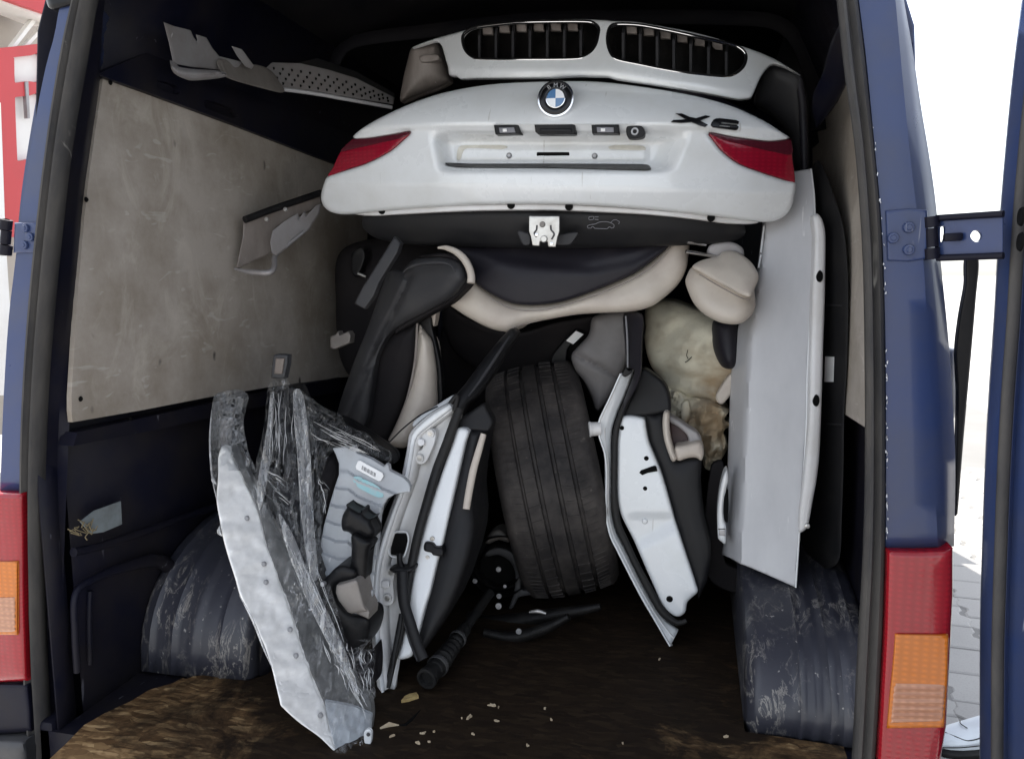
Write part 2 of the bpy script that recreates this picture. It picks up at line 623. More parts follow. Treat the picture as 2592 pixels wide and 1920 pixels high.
def plywood():
    m, t, b = nt('grimy_plywood')
    v = coords(t)
    g = noise(t, coords(t, (1, .25, 3.0)), 7, 8, .6, .6)
    c = mixc(t, g, (.385, .345, .305), (.455, .408, .36))
    blot = ramp(t, noise(t, v, 3.2, 7, .68), [(.40, 0.0), (.62, 1.0)])
    c = mixc(t, blot, c, (.285, .245, .20))
    pale = ramp(t, noise(t, coords(t, (1, 1.2, .7)), 5.5, 8, .7, 1.2), [(.54, 0.0), (.74, .75)])
    c = mixc(t, pale, c, (.53, .485, .425))
    sc = N(t, 'ShaderNodeTexNoise', Scale=1.0, Detail=2.0, Roughness=.5, Distortion=1.2)
    t.links.new(coords(t, (1, 9, 30), (.6, 0, 0)), sc.inputs['Vector'])
    c = mixc(t, ramp(t, sc.outputs['Fac'], [(.66, 0.0), (.71, .28)]), c, (.62, .60, .56))
    vo = N(t, 'ShaderNodeTexVoronoi', Scale=11.0, Randomness=1.0)
    t.links.new(coords(t, (1, 1, .6)), vo.inputs['Vector'])
    msk = ramp(t, noise(t, v, 6, 2), [(.52, 0.0), (.56, 1.0)])
    sp = ramp(t, vo.outputs['Distance'], [(.06, 1.0), (.12, 0.0)])
    mu = N(t, 'ShaderNodeMath', _operation='MULTIPLY')
    t.links.new(msk, mu.inputs[0]); t.links.new(sp, mu.inputs[1])
    c = mixc(t, mu.outputs[0], c, (.05, .042, .038))
    t.links.new(c, b.inputs['Base Color'])
    b.inputs['Roughness'].default_value = .6
    bump(t, b, g, .15, .001)
    return m
M['ply'] = plywood()

def osb(name, pale, dirt_shade_mask=True):
    m, t, b = nt(name)
    v = coords(t)
    def strands(rot, sx, sy):
        w = N(t, 'ShaderNodeTexVoronoi', Scale=1.0, Randomness=1.0)
        dn = N(t, 'ShaderNodeTexNoise', Scale=14.0, Detail=3.0)
        t.links.new(v, dn.inputs['Vector'])
        mp = N(t, 'ShaderNodeMapping')
        mp.inputs['Rotation'].default_value = (0, 0, rot)
        mp.inputs['Scale'].default_value = (sx, sy, 10)
        ad = N(t, 'ShaderNodeVectorMath', _operation='MULTIPLY_ADD')
        t.links.new(dn.outputs['Color'], ad.inputs[0])
        ad.inputs[1].default_value = (.03, .03, .0)
        t.links.new(v, ad.inputs[2])
        t.links.new(ad.outputs[0], mp.inputs['Vector'])
        t.links.new(mp.outputs[0], w.inputs['Vector'])
        return w
    w1, w2 = strands(.2, 20, 105), strands(-.5, 24, 95)
    sel = ramp(t, noise(t, v, 13, 3), [(.45, 0.0), (.55, 1.0)])
    cc = mixc(t, sel, w1.outputs['Color'], w2.outputs['Color'])
    bw = N(t, 'ShaderNodeRGBToBW')
    t.links.new(cc, bw.inputs[0])
    c = ramp(t, bw.outputs[0], [(.12, (.085, .047, .021)), (.45, (.165, .098, .046)), (.66, (.235, .145, .068)), (.92, (.42, .285, .145))])
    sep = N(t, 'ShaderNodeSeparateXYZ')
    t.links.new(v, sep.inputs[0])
    if dirt_shade_mask:
        # grime with shade painted in: darker inward, paler at left rear corner and right
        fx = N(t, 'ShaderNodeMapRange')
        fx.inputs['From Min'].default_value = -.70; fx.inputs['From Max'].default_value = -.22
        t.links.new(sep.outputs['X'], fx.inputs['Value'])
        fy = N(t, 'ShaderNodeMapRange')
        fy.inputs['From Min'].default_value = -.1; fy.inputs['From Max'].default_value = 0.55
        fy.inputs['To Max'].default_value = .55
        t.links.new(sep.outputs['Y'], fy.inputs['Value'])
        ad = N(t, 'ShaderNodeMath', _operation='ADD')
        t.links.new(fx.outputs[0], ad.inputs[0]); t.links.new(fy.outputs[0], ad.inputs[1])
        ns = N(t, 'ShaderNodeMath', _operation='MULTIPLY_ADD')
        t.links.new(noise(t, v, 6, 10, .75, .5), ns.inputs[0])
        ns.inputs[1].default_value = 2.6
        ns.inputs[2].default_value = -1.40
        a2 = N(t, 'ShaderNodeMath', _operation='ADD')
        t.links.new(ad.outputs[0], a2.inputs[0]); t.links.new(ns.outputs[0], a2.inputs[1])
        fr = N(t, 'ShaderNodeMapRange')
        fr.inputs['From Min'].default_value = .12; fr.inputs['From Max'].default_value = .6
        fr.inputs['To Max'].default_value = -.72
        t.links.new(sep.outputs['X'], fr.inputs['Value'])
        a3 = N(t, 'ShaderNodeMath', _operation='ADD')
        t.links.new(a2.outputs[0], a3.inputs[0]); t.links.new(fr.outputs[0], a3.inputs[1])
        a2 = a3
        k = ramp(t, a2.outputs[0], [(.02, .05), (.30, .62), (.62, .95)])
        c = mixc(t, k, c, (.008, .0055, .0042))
    else:
        c = mixc(t, ramp(t, noise(t, v, 12, 5), [(.4, 0.0), (.7, .6)]), c, (.16, .10, .05))
    t.links.new(c, b.inputs['Base Color'])
    b.inputs['Roughness'].default_value = .7
    b.inputs['Specular IOR Level'].default_value = .12
    bump(t, b, bw.outputs[0], .5, .003)
    return m
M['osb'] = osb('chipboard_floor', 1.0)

def film(name, amount, tint=(.75, .75, .75), scale=30, stretch=(1, 1, .35), bumps=.9, dif=.15, fres=.6, rough=.1, base=0.0):
    """thin cling film: mostly clear, glossy along its creases"""
    m = bpy.data.materials.new(name)
    m.use_nodes = True
    t = m.node_tree
    t.nodes.remove(t.nodes['Principled BSDF'])
    out = t.nodes['Material Output']
    tr = N(t, 'ShaderNodeBsdfTransparent', Color=(.93, .94, .95, 1))
    gl = N(t, 'ShaderNodeBsdfGlossy', Color=(.92, .92, .92, 1), Roughness=rough)
    df = N(t, 'ShaderNodeBsdfDiffuse', Color=(*tint, 1))
    h = noise(t, coords(t, stretch, (.2, .3, .15)), scale, 5, .6, 1.5)
    r1 = ramp(t, h, [(.488, 0.0), (.5, 1.0), (.508, 0.0)])
    r2 = ramp(t, noise(t, coords(t, stretch, (.6, -.4, .5)), scale * 2.3, 4, .6, 2.0), [(.490, 0.0), (.5, 1.0), (.510, 0.0)])
    rk = ramp(t, noise(t, coords(t), 13, 4, .6), [(.50, 0.0), (.62, 1.0)])
    rs_ = N(t, 'ShaderNodeMath', _operation='MAXIMUM')
    t.links.new(r1, rs_.inputs[0]); t.links.new(r2, rs_.inputs[1])
    rm = N(t, 'ShaderNodeMath', _operation='MULTIPLY')
    t.links.new(rs_.outputs[0], rm.inputs[0]); t.links.new(rk, rm.inputs[1])
    rid = rm.outputs[0]
    bn = N(t, 'ShaderNodeBump', Strength=bumps, Distance=.02)
    t.links.new(h, bn.inputs['Height'])
    t.links.new(bn.outputs[0], gl.inputs['Normal'])
    t.links.new(bn.outputs[0], df.inputs['Normal'])
    ms = N(t, 'ShaderNodeMixShader', Fac=dif)
    t.links.new(gl.outputs[0], ms.inputs[1]); t.links.new(df.outputs[0], ms.inputs[2])
    fz = N(t, 'ShaderNodeFresnel', IOR=1.45)
    f2 = N(t, 'ShaderNodeMath', _operation='MULTIPLY')
    t.links.new(fz.outputs[0], f2.inputs[0]); f2.inputs[1].default_value = fres
    f3 = N(t, 'ShaderNodeMath', _operation='ADD')
    t.links.new(f2.outputs[0], f3.inputs[0]); f3.inputs[1].default_value = base
    mf = N(t, 'ShaderNodeMath', _operation='MULTIPLY_ADD')
    t.links.new(rid, mf.inputs[0])
    mf.inputs[1].default_value = amount
    t.links.new(f3.outputs[0], mf.inputs[2])
    fin = N(t, 'ShaderNodeMixShader')
    t.links.new(mf.outputs[0], fin.inputs[0])
    t.links.new(tr.outputs[0], fin.inputs[1]); t.links.new(ms.outputs[0], fin.inputs[2])
    t.links.new(fin.outputs[0], out.inputs['Surface'])
    return m
M['film'] = film('cling_film', .70, fres=.16, dif=.35, rough=.12, scale=16, stretch=(1.6, 1.0, .35), bumps=.5)
M['filmclear'] = film('smooth_cling_film', .45, bumps=.5, fres=.2, dif=.3, scale=14, stretch=(1.4, 1, .5))
M['filmthick'] = film('folded_cling_film', .28, scale=22, dif=.35)
M['veil'] = film('stretched_film_veil', .25, fres=.3, dif=.6, base=.22, scale=14, stretch=(1.6, 1, .25))
M['glint'] = film('film_glint', .3, fres=.3, dif=.55, base=.55, rough=.15)  # pale, half opaque film whose brightness stands in for glints

def foam():
    m, t, b = nt('stained_yellow_foam')
    v = coords(t)
    c = mixc(t, noise(t, v, 4, 4), (.60, .56, .43), (.70, .665, .54))
    s = ramp(t, noise(t, coords(t, (1, 1, 1.6)), 5, 4, .5), [(.50, 0.0), (.68, .8)])
    c = mixc(t, s, c, (.22, .13, .05))
    c = mixc(t, ramp(t, noise(t, v, 9, 4), [(.55, 0.0), (.75, .6)]), c, (.30, .27, .22))
    t.links.new(c, b.inputs['Base Color'])
    b.inputs['Roughness'].default_value = .85
    b.inputs['Subsurface Weight'].default_value = 0.0
    n1 = N(t, 'ShaderNodeBump', Strength=.5, Distance=.004)
    t.links.new(noise(t, v, 60, 6, .7), n1.inputs['Height'])
    t.links.new(n1.outputs[0], b.inputs['Normal'])
    return m
M['foam'] = foam()
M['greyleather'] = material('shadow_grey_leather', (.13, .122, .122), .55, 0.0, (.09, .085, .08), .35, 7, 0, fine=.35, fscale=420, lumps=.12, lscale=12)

def tyre_mat():
    m, t, b = nt('worn_tyre_rubber')
    v = coords(t)
    d = ramp(t, noise(t, v, 8, 8, .7), [(.38, 0.0), (.72, .9)])
    c = mixc(t, d, (.014, .0125, .0130), (.078, .068, .062))
    c = mixc(t, ramp(t, noise(t, v, 45, 4), [(.66, 0.0), (.72, .35)]), c, (.16, .14, .125))
    t.links.new(c, b.inputs['Base Color'])
    b.inputs['Roughness'].default_value = .72
    b.inputs['Specular IOR Level'].default_value = .3
    bump(t, b, noise(t, v, 130, 4), .4, .0015)
    return m
M['tyre'] = tyre_mat()

def stained_blue():
    """painted wheel arch with dried white runs"""
    m, t, b = nt('wheel_arch_paint')
    v = coords(t)
    base = mixc(t, noise(t, v, 6, 6), (.020, .022, .036), (.046, .046, .055))
    sc = N(t, 'ShaderNodeTexNoise', Scale=16.0, Detail=9.0, Roughness=.7, Distortion=1.1)
    t.links.new(coords(t, (1.5, .55, .6)), sc.inputs['Vector'])
    run = ramp(t, sc.outputs['Fac'], [(.515, 0.0), (.528, .6), (.538, .6), (.56, .1), (.60, .0)])
    k = ramp(t, noise(t, v, 5.5, 5, .7), [(.44, 0.0), (.58, 1.0)])
    mu = N(t, 'ShaderNodeMath', _operation='MULTIPLY')
    t.links.new(run, mu.inputs[0]); t.links.new(k, mu.inputs[1])
    c = mixc(t, mu.outputs[0], base, (.36, .335, .30))
    c = mixc(t, ramp(t, noise(t, v, 70, 2), [(.70, 0.0), (.75, .6)]), c, (.45, .43, .4))
    t.links.new(c, b.inputs['Base Color'])
    b.inputs['Roughness'].default_value = .4
    bump(t, b, noise(t, v, 14, 3), .15, .006)
    return m
M['arch'] = stained_blue()

def paving(name, c1, c2):
    m, t, b = nt(name)
    v = coords(t)
    oi = N(t, 'ShaderNodeObjectInfo')
    c = mixc(t, oi.outputs['Random'], c1, c2)
    c = mixc(t, ramp(t, noise(t, v, 1.3, 5), [(.4, 0.0), (.7, .5)]), c, tuple(x * .75 for x in c1))
    c = mixc(t, ramp(t, noise(t, v, 160, 3), [(.5, 0.0), (.7, .35)]), c, (.22, .21, .2))
    t.links.new(c, b.inputs['Base Color'])
    b.inputs['Roughness'].default_value = .85
    bump(t, b, noise(t, v, 180, 3), .3, .001)
    return m
M['paver'] = paving('concrete_paver', (.36, .35, .335), (.42, .41, .39))
M['sand'] = paving('joint_sand', (.20, .195, .185), (.22, .215, .205))
def pave():
    m, t, b = nt('far_concrete_paving')
    v = coords(t)
    br = N(t, 'ShaderNodeTexBrick', Scale=1.0)
    br.inputs['Color1'].default_value = (.40, .39, .375, 1); br.inputs['Color2'].default_value = (.46, .45, .43, 1)
    br.inputs['Mortar'].default_value = (.2, .195, .19, 1)
    br.inputs['Mortar Size'].default_value = .004
    br.inputs['Brick Width'].default_value = .224; br.inputs['Row Height'].default_value = .224
    t.links.new(v, br.inputs['Vector'])
    c = mixc(t, ramp(t, noise(t, v, 1.3, 5), [(.4, 0.0), (.7, .4)]), br.outputs[0], (.33, .32, .31))
    t.links.new(c, b.inputs['Base Color'])
    b.inputs['Roughness'].default_value = .85
    return m
M['pave'] = pave()
M['earth'] = material('far_ground', (.38, .37, .35), .9, 0.0, (.32, .31, .28), .4, .3)
M['wall'] = material('beige_render', (.44, .40, .345), .85, 0.0, (.36, .32, .27), .4, 1.2, fine=.3, fscale=80)
M['redpaint'] = material('red_painted_metal', (.50, .035, .04), .4, 0.0, (.4, .05, .05), .3, 2)
M['whitepaint'] = material('white_painted_trim', (.78, .76, .72), .5, 0.0, (.66, .62, .56), .3, 2)
M['pane'] = material('white_sign_panel', (.74, .72, .68), .35, 0.0, (.66, .63, .58), .3, 1.5)

# ================================================================== THE SETTING
gm = bpy.data.meshes.new('mesh')
bm = bmesh.new()
bmesh.ops.create_grid(bm, x_segments=8, y_segments=8, size=400)
bm.transform(Matrix.Translation((0, 0, -0.012)))
bm.to_mesh(gm); bm.free()
ground = props(put('ground', gm, M['earth']), kind='structure')
paving_area = mk([(-40, -60, -.006), (160, -60, -.006), (160, 220, -.006), (-40, 220, -.006)], [(0, 1, 2, 3)])
pav = props(put('pavement', paving_area, M['pave']), kind='structure')
put('joint_bed', mk([(.90, .0, -.0045), (3.6, .0, -.0045), (3.6, 8.6, -.0045), (.90, 8.6, -.0045)], [(0, 1, 2, 3)]), M['sand'], pav)

def project(p):
    d = np.asarray(p, float) - CAM
    z = d @ FW
    return 1296 + F_PX * (d @ RT) / z, 960 - F_PX * (d @ UP) / z, z

def paver_mesh():
    L, W, g = .112, .112, .003
    zig = [(-1, 0), (-.62, 0), (-.38, .16), (-.12, .16), (.12, -.16), (.38, -.16), (.62, 0), (1, 0)]
    left = [(-W + g + zz * .11, yy * (L - g)) for yy, zz in zig]
    right = [(W - g + zz * .11, yy * (L - g)) for yy, zz in zig][::-1]
    out = left + right
    c = 0.92
    inn = [(x * c, y * c) for x, y in out]
    n = len(out)
    v = [(x, y, -.012) for x, y in out] + [(x, y, -.004) for x, y in out] + [(x, y, 0) for x, y in inn]
    f = [tuple(range(2 * n, 3 * n))]
    for i in range(n):
        j = (i + 1) % n
        f += [(i, j, n + j, n + i), (n + i, n + j, 2 * n + j, 2 * n + i)]
    me = fixn(mk(v, f))
    me.materials.append(M['paver'])
    return me
pm = paver_mesh()
k = 0
for i in range(14):
    for j in range(40):
        x = 0.98 + i * .224
        y = 0.2 + j * .224 + (.112 if i % 2 else 0)
        ca = math.radians(-4)
        xx, yy = x * math.cos(ca) - y * math.sin(ca), x * math.sin(ca) + y * math.cos(ca)
        px, py, z = project((xx, yy, 0))
        if not (2260 < px < 2640 and 1180 < py < 1990): continue
        o = bpy.data.objects.new('paver', pm)
        COL.objects.link(o)
        o.parent = pav
        o.location = (xx, yy, random.uniform(-.0015, .0015))
        o.rotation_euler = (random.uniform(-.006, .006), random.uniform(-.006, .006), ca)
        k += 1

# the building beyond the left side of the van
XB = -4.2
bld = thing('building', 'beige and white building with red window frame past the van left side', 'building', (XB, 4.5, 0))
def slabx(name, pts, X, mat, parent, thick=.08, **kw):
    return puff(name, pts, depX(X), mat, parent, thick=thick, r=0, step=30, sm=False, tdir=(-1, 0, 0), **kw)
slabx('wall', [(-260, -300), (150, -300), (150, 1100), (-260, 1100)], XB - .25, M['wall'], bld, .3)
slabx('fascia', [(-120, -60), (0, 5), (40, 18), (150, 62), (150, 40), (60, -60)], XB + .10, M['whitepaint'], bld, .25)
slabx('gutter', [(-120, -110), (-120, -75), (0, -6), (60, 16), (150, 46), (150, -110)], XB + .14, M['redpaint'], bld, .2, label='red roof edge above the white fascia')
slabx('strut', [(82, 50), (28, 122), (36, 126), (92, 54)], XB, M['whitepaint'], bld, .04)
slabx('strut', [(112, 62), (62, 116), (72, 118), (120, 66)], XB, M['whitepaint'], bld, .04)
fr = slabx('window_frame', [(-60, 128), (0, 122), (130, 108), (130, 600), (14, 600), (8, 440), (2, 260), (-60, 260)], XB + .02, M['redpaint'], bld, .06,
           holes=[[(36, 148), (33, 146), (75, 141), (108, 138), (108, 204), (70, 206), (40, 210), (37, 207)],
                  [(38, 248), (40, 246), (70, 243), (108, 240), (108, 398), (80, 402), (46, 408), (44, 404)]])
for q in ([(34, 145), (110, 136), (110, 206), (38, 210)], [(36, 246), (110, 238), (110, 400), (44, 408)]):
    slabx('pane', q, XB - .02, M['pane'], fr, .02)
slabx('post', [(64, 208), (72, 206), (76, 300), (70, 300)], XB + .03, M['alu'], bld, .03)
slabx('low_wall', [(-60, 260), (2, 260), (14, 600), (40, 1000), (-60, 1000)], XB + .04, M['whitepaint'], bld, .10, label='white lower wall beside the red frame')

# ================================================================== THE VAN
van = thing('van', 'dark blue cargo van, rear doors open, load bay full of car parts', 'van', (0, 2.4, 0))
FZ = 0.52
XL, XR = -0.84, 0.90
def section(xl, xr, zr, z0, d=0.0):
    l = [(xl, z0), (xl, 1.2), (xl + .005, 1.7), (xl + .04, 1.98), (xl + .15, zr - .14), (xl + .36, zr - .03), (xl + .6, zr)]
    r = [(xr - .6, zr), (xr - .36, zr - .03), (xr - .15, zr - .14), (xr - .03, 1.98), (xr - .005, 1.7), (xr, 1.2), (xr, z0)]
    return l + r
def shell(name, sec, ys, mat, label=None, taper=None):
    rows = []
    for y in ys:
        rows.append([(x, y, z) for x, z in sec])
    return loft(name, rows, mat, van, thick=0.004, label=label)
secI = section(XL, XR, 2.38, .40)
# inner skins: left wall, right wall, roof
loft('wall_filler', [[(XL, .008, .40), (XL, .008, 1.25)], [(XL, .08, .40), (XL, .08, 1.25)]], M['blue_in'], van, thick=.004)  # filler strip added to close a light gap beside the jamb
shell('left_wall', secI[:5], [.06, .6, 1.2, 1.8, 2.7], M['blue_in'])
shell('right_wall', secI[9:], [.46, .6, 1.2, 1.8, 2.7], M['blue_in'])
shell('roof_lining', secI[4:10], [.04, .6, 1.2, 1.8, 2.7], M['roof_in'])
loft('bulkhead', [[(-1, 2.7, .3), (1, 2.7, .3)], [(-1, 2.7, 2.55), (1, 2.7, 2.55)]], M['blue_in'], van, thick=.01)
# outer skin, nose, underside
secO = section(-.90, .93, 2.46, .42)
shell('body', secO, [.42, 1.0, 2.5, 3.9], M['blue'])
noserow = [[(x, 3.9, z) for x, z in secO], [(x * .97, 4.7, min(z, 1.35)) for x, z in secO], [(x * .92, 5.4, min(z, 1.05)) for x, z in secO], [(x * .9, 5.45, .42) for x, z in secO]]
loft('nose', noserow, M['blue'], van, thick=.004)
loft('underside', [[(-.92, -.02, .40), (.94, -.02, .40)], [(-.92, 5.4, .40), (.94, 5.4, .40)]], M['bumperblack'], van, thick=.02)
loft('windscreen', [[(-.84, 4.02, 2.22), (.86, 4.02, 2.22)], [(-.9, 4.74, 1.38), (.92, 4.74, 1.38)]], M['plate'], van, thick=.01)
for sx in (-1, 1):
    for wy in (1.15, 4.55):
        w = lathe('wheel', (.01 + sx * .80, wy, .33), (sx, 0, 0), [(.18, -.09), (.30, -.10), (.33, -.07), (.335, 0), (.33, .07), (.30, .10), (.20, .09), (.19, .05), (.02, .06)], M['tyre'], van, n=28)
# floor board
osbo = [(-.66, -.03), (-.56, .03), (-.50, .02), (-.44, .06), (-.36, .03), (-.30, .05), (.0, .045), (.82, .045), (.82, .30), (.63, .31), (.63, .9), (.60, 2.6), (-.60, 2.6), (-.60, .75), (-.645, .47), (-.68, .40), (-.685, .30), (-.71, .28), (-.70, .20), (-.74, .15), (-.735, .06), (-.77, .03), (-.78, -.03)]
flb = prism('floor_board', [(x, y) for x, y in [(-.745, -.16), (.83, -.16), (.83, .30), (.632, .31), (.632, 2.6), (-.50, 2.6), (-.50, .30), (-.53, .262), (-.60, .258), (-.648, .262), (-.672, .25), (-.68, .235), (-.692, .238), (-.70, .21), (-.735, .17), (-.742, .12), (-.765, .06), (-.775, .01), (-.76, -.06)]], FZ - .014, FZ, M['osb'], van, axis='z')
prism('floor_pan', [(-.90, .0), (.92, .0), (.92, 2.7), (-.90, 2.7)], FZ - .10, FZ - .02, M['blue_in'], van, axis='z')
box('sill_filler', (-.875, .30, .41), (.05, .60, .22), M['blue_in'], van, bev=.01)  # filler box added to block daylight leaking in at the corner
# wheel arches: curved boxes with pressed ridges
def arch(x0, x1, y0, y1, ztop, ridges, name):
    prof = []
    for i in range(25):
        a = math.pi * i / 24
        y = (y0 + y1) / 2 - (y1 - y0) / 2 * math.copysign(abs(math.cos(a)) ** .85, math.cos(a))
        z = FZ - .01 + (ztop - FZ) * math.sin(a) ** .8
        prof.append((y, z))
    xs = np.linspace(x0, x1, 33)
    rows = []
    c = np.array([(y0 + y1) / 2, FZ])
    for x in xs:
        h = 0
        for rx in ridges:
            h += .0055 * math.exp(-((x - rx) / .006) ** 2)
        e = min(abs(x - x0), abs(x1 - x))
        h -= .03 * max(0, 1 - e / .03) ** 2
        rows.append([(x, y + (y - c[0]) / .4 * h, z + h * .8) for y, z in prof])
    o = loft(name, rows, M['arch'], van, thick=.004)
    n = len(prof)
    for xe in (x0, x1):
        v = [(xe, y + (y - c[0]) / .4 * -.03, z - .024) for y, z in prof]
        put('arch_side', mk(v, [tuple(range(n))]), M['arch'], o)
    return o
arch(.632, XR + .01, .315, 1.50, .765, [.745, .775, .805, .835, .865], 'wheel_arch')
arch(XL - .01, -.52, .26, 1.25, .84, [-.80, -.74, -.68, -.60], 'wheel_arch')

# rear frame: left and right posts, seals, inner jambs
Lout = [(165, -60), (138, 15), (125, 91), (105, 156), (83, 254), (54, 418), (34, 552), (18, 680), (2, 810), (-10, 1000), (-20, 1243)]
Lin = [(206, -60), (196, 0), (171, 109), (145, 254), (120, 436), (105, 560), (87, 736), (73, 918), (64, 1100), (62, 1243)]
Lseal = [(250, -60), (236, 0), (214, 127), (174, 363), (156, 508), (131, 754), (116, 936), (107, 1118), (103, 1300), (105, 1461), (109, 1636), (118, 1810), (126, 1960)]
LsealO = [(206, -60), (196, 0), (171, 109), (145, 254), (120, 436), (105, 560), (87, 736), (73, 918), (64, 1100), (62, 1243), (63, 1400), (66, 1560), (72, 1730), (80, 1850), (84, 1960)]
Rin = [(2166, -60), (2174, 0), (2193, 152), (2215, 381), (2228, 517), (2236, 654), (2242, 893), (2243, 1167), (2243, 1386)]
Rcr = [(2262, -60), (2270, 0), (2288, 200), (2310, 420), (2328, 560), (2343, 681), (2353, 893), (2366, 1100), (2379, 1384)]
Rout = [(2280, -60), (2288, 0), (2310, 125), (2332, 272), (2353, 398), (2370, 523), (2381, 659), (2397, 817), (2408, 950), (2418, 1167), (2415, 1382)]
RsealO = Rin[:-1] + [(2243, 1400), (2238, 1600), (2229, 1780), (2220, 1913), (2217, 1970)]
RsealI = [(2108, -60), (2117, 0), (2137, 182), (2162, 363), (2177, 545), (2184, 682), (2188, 900), (2189, 1167), (2184, 1390), (2172, 1600), (2163, 1780), (2156, 1913), (2153, 1970)]
n = 40
a, b = line(Lout, .05, n), line([((p[0] * .55 + q[0] * .45), p[1]) for p, q in zip(Lout, Lin[:9] + [(66, 1000), (62, 1243)])], .0, n)
lin = line(Lin, .0, n)
lo = line(Lout, .0, n)
far = lo + np.array([0, .44, 0]); far[:, 0] = -.885
rows = [far, lo + np.array([-.05, .14, 0]), lo + np.array([-.006, .045, 0]), lo * .9 + lin * .1 + np.array([0, .012, 0]), lo * .75 + lin * .25, lo * .35 + lin * .65, lin, lin + np.array([.004, .02, 0])]
loft('left_post', rows, M['blue'], van, thick=-.004)
rin, rcr, rou = line(Rin, .0, n), line(Rcr, .0, n), line(Rout, .035, n)
rows = [rin + np.array([-.004, .02, 0]), rin, rin * .5 + rcr * .5 + np.array([0, -.002, 0]), rcr * .96 + rin * .04 + np.array([0, -.001, 0]), rcr * .6 + rou * .4, rou, rou + np.array([.012, .10, 0]), np.c_[np.full(n, .918), (rou + np.array([.03, .44, 0]))[:, 1:]]]
loft('right_post', rows, M['blue'], van, thick=-.004)
# chipped paint along the right post's inner edge
for i in range(46):
    t = random.random() ** .6
    y = 120 + t * 1240
    x = float(np.interp(y, [q[1] for q in Rin], [q[0] for q in Rin])) + random.uniform(0, 4)
    q = Pn([(x + random.uniform(-2.5, 2.5), y + random.uniform(-6, 6)) for _ in range(5)], -.0035)
    cx = q.mean(0)
    ang = np.argsort([math.atan2(v[2] - cx[2], v[0] - cx[0]) for v in q])
    if i == 0: chips_v, chips_f = [], []
    s0 = len(chips_v)
    chips_v += [tuple(q[k]) for k in ang] + [tuple(q[k] + np.array([0, .0025, 0])) for k in ang]
    chips_f += [tuple(range(s0, s0 + 5))] + [(s0 + k, s0 + (k + 1) % 5, s0 + 5 + (k + 1) % 5, s0 + 5 + k) for k in range(5)]
props(put('paint_chip', mk(chips_v, chips_f), M['emwhite'], van), kind='stuff')

def seal(name, O, I):
    o, i = line(O, .0, 60), line(I, .015, 60)
    rows = []
    for t, h in ((0, .0), (.06, -.012), (.16, -.020), (.28, -.021), (.36, -.012), (.44, -.009), (.52, -.013), (.66, -.020), (.8, -.018), (.92, -.006), (1, .012)):
        r = o * (1 - t) + i * t
        r[:, 1] += h
        rows.append(r)
    return loft(name, rows, M['seal'], van, thick=-.004)
seal('left_seal', LsealO, Lseal)
seal('right_seal', RsealI, RsealO)
# left inner jamb: from the seal to the wall lining
ljo = line(Lseal, .03, n)
lji = Pn([(268, -60), (262, 40), (254, 203), (230, 380), (214, 500), (196, 740), (182, 940), (176, 1066), (166, 1300), (160, 1500), (160, 1650), (163, 1790), (166, 1960)], .0)
pj = spline([(268, -60), (262, 40), (254, 203), (230, 380), (214, 500), (196, 740), (182, 940), (176, 1066), (166, 1300), (160, 1500), (160, 1650), (163, 1790), (166, 1960)], 6, False)
idx = np.linspace(0, len(pj) - 1, n).astype(int)
pj = pj[idx]
yj = np.clip(depX(-.815)(pj), .05, .26)
lji = Pn(pj, yj)
mid1, mid2 = ljo * .72 + lji * .28, ljo * .68 + lji * .32
mid1[:, 1] -= .012; mid2[:, 1] += .02
loft('left_jamb', [ljo + np.array([0, .0, 0]), mid1, mid2, lji, lji + np.array([-.05, .05, 0])], M['blue_in'], van, thick=-.004)
rjo = line(RsealI, .03, n)
rji = rjo + np.array([.06, .16, 0])
loft('right_jamb', [rjo, rjo * .5 + rji * .5 + np.array([-.01, 0, 0]), rji], M['blue_in'], van, thick=.004)
# header over the opening (just above the frame of the photograph)
box('roof_header', (.03, .03, 2.27), (1.5, .10, .20), M['blue'], van, bev=.02)
# plywood linings
pl = puff('plywood_lining', [(261, 196), (270, 193), (363, 232), (523, 290), (595, 316), (719, 367), (800, 396), (930, 446), (930, 948), (840, 958), (672, 981), (527, 1005), (363, 1037), (184, 1068), (181, 1040), (181, 1000), (187, 900), (196, 750), (205, 650), (214, 545), (226, 440), (240, 340)],
          depX(-.800), M['ply'], van, thick=.012, r=0, step=14, sm=False, tdir=(-1, 0, 0), grid=24)
for q in ((279, 209), (218, 505), (204, 1009), (330, 1060), (555, 1000)):
    lathe('screw', PX(*q, -.798), (1, 0, 0), [(.0001, .003), (.004, .003), (.006, 0)], M['hole'], pl, n=10)
puff('plywood_lining', [(2146, 205), (2142, 213), (2123, 254), (2097, 291), (2076, 312), (2069, 335), (2073, 361), (2056, 376), (2060, 520), (2100, 640), (2128, 1040), (2139, 1048), (2188, 1080), (2215, 1095), (2205, 600), (2170, 200)],
     depX(.862), M['ply'], van, thick=.006, r=0, step=14, sm=False, tdir=(1, 0, 0), grid=24)
# dark rail above the left lining, with two pressed slots
puff('side_rail', [(250, 190), (256, 184), (380, 130), (640, 215), (860, 300), (960, 345), (960, 455), (800, 396), (595, 316), (363, 230), (262, 194)], depX(-.785), M['blue_in'], van, thick=.03, r=0, step=14, sm=False, tdir=(-1, 0, 0),
     holes=[[(398, 208), (400, 204), (440, 214), (455, 226), (452, 240), (430, 236), (398, 222)], [(518, 256), (540, 256), (590, 278), (604, 298), (580, 296), (520, 272)]])
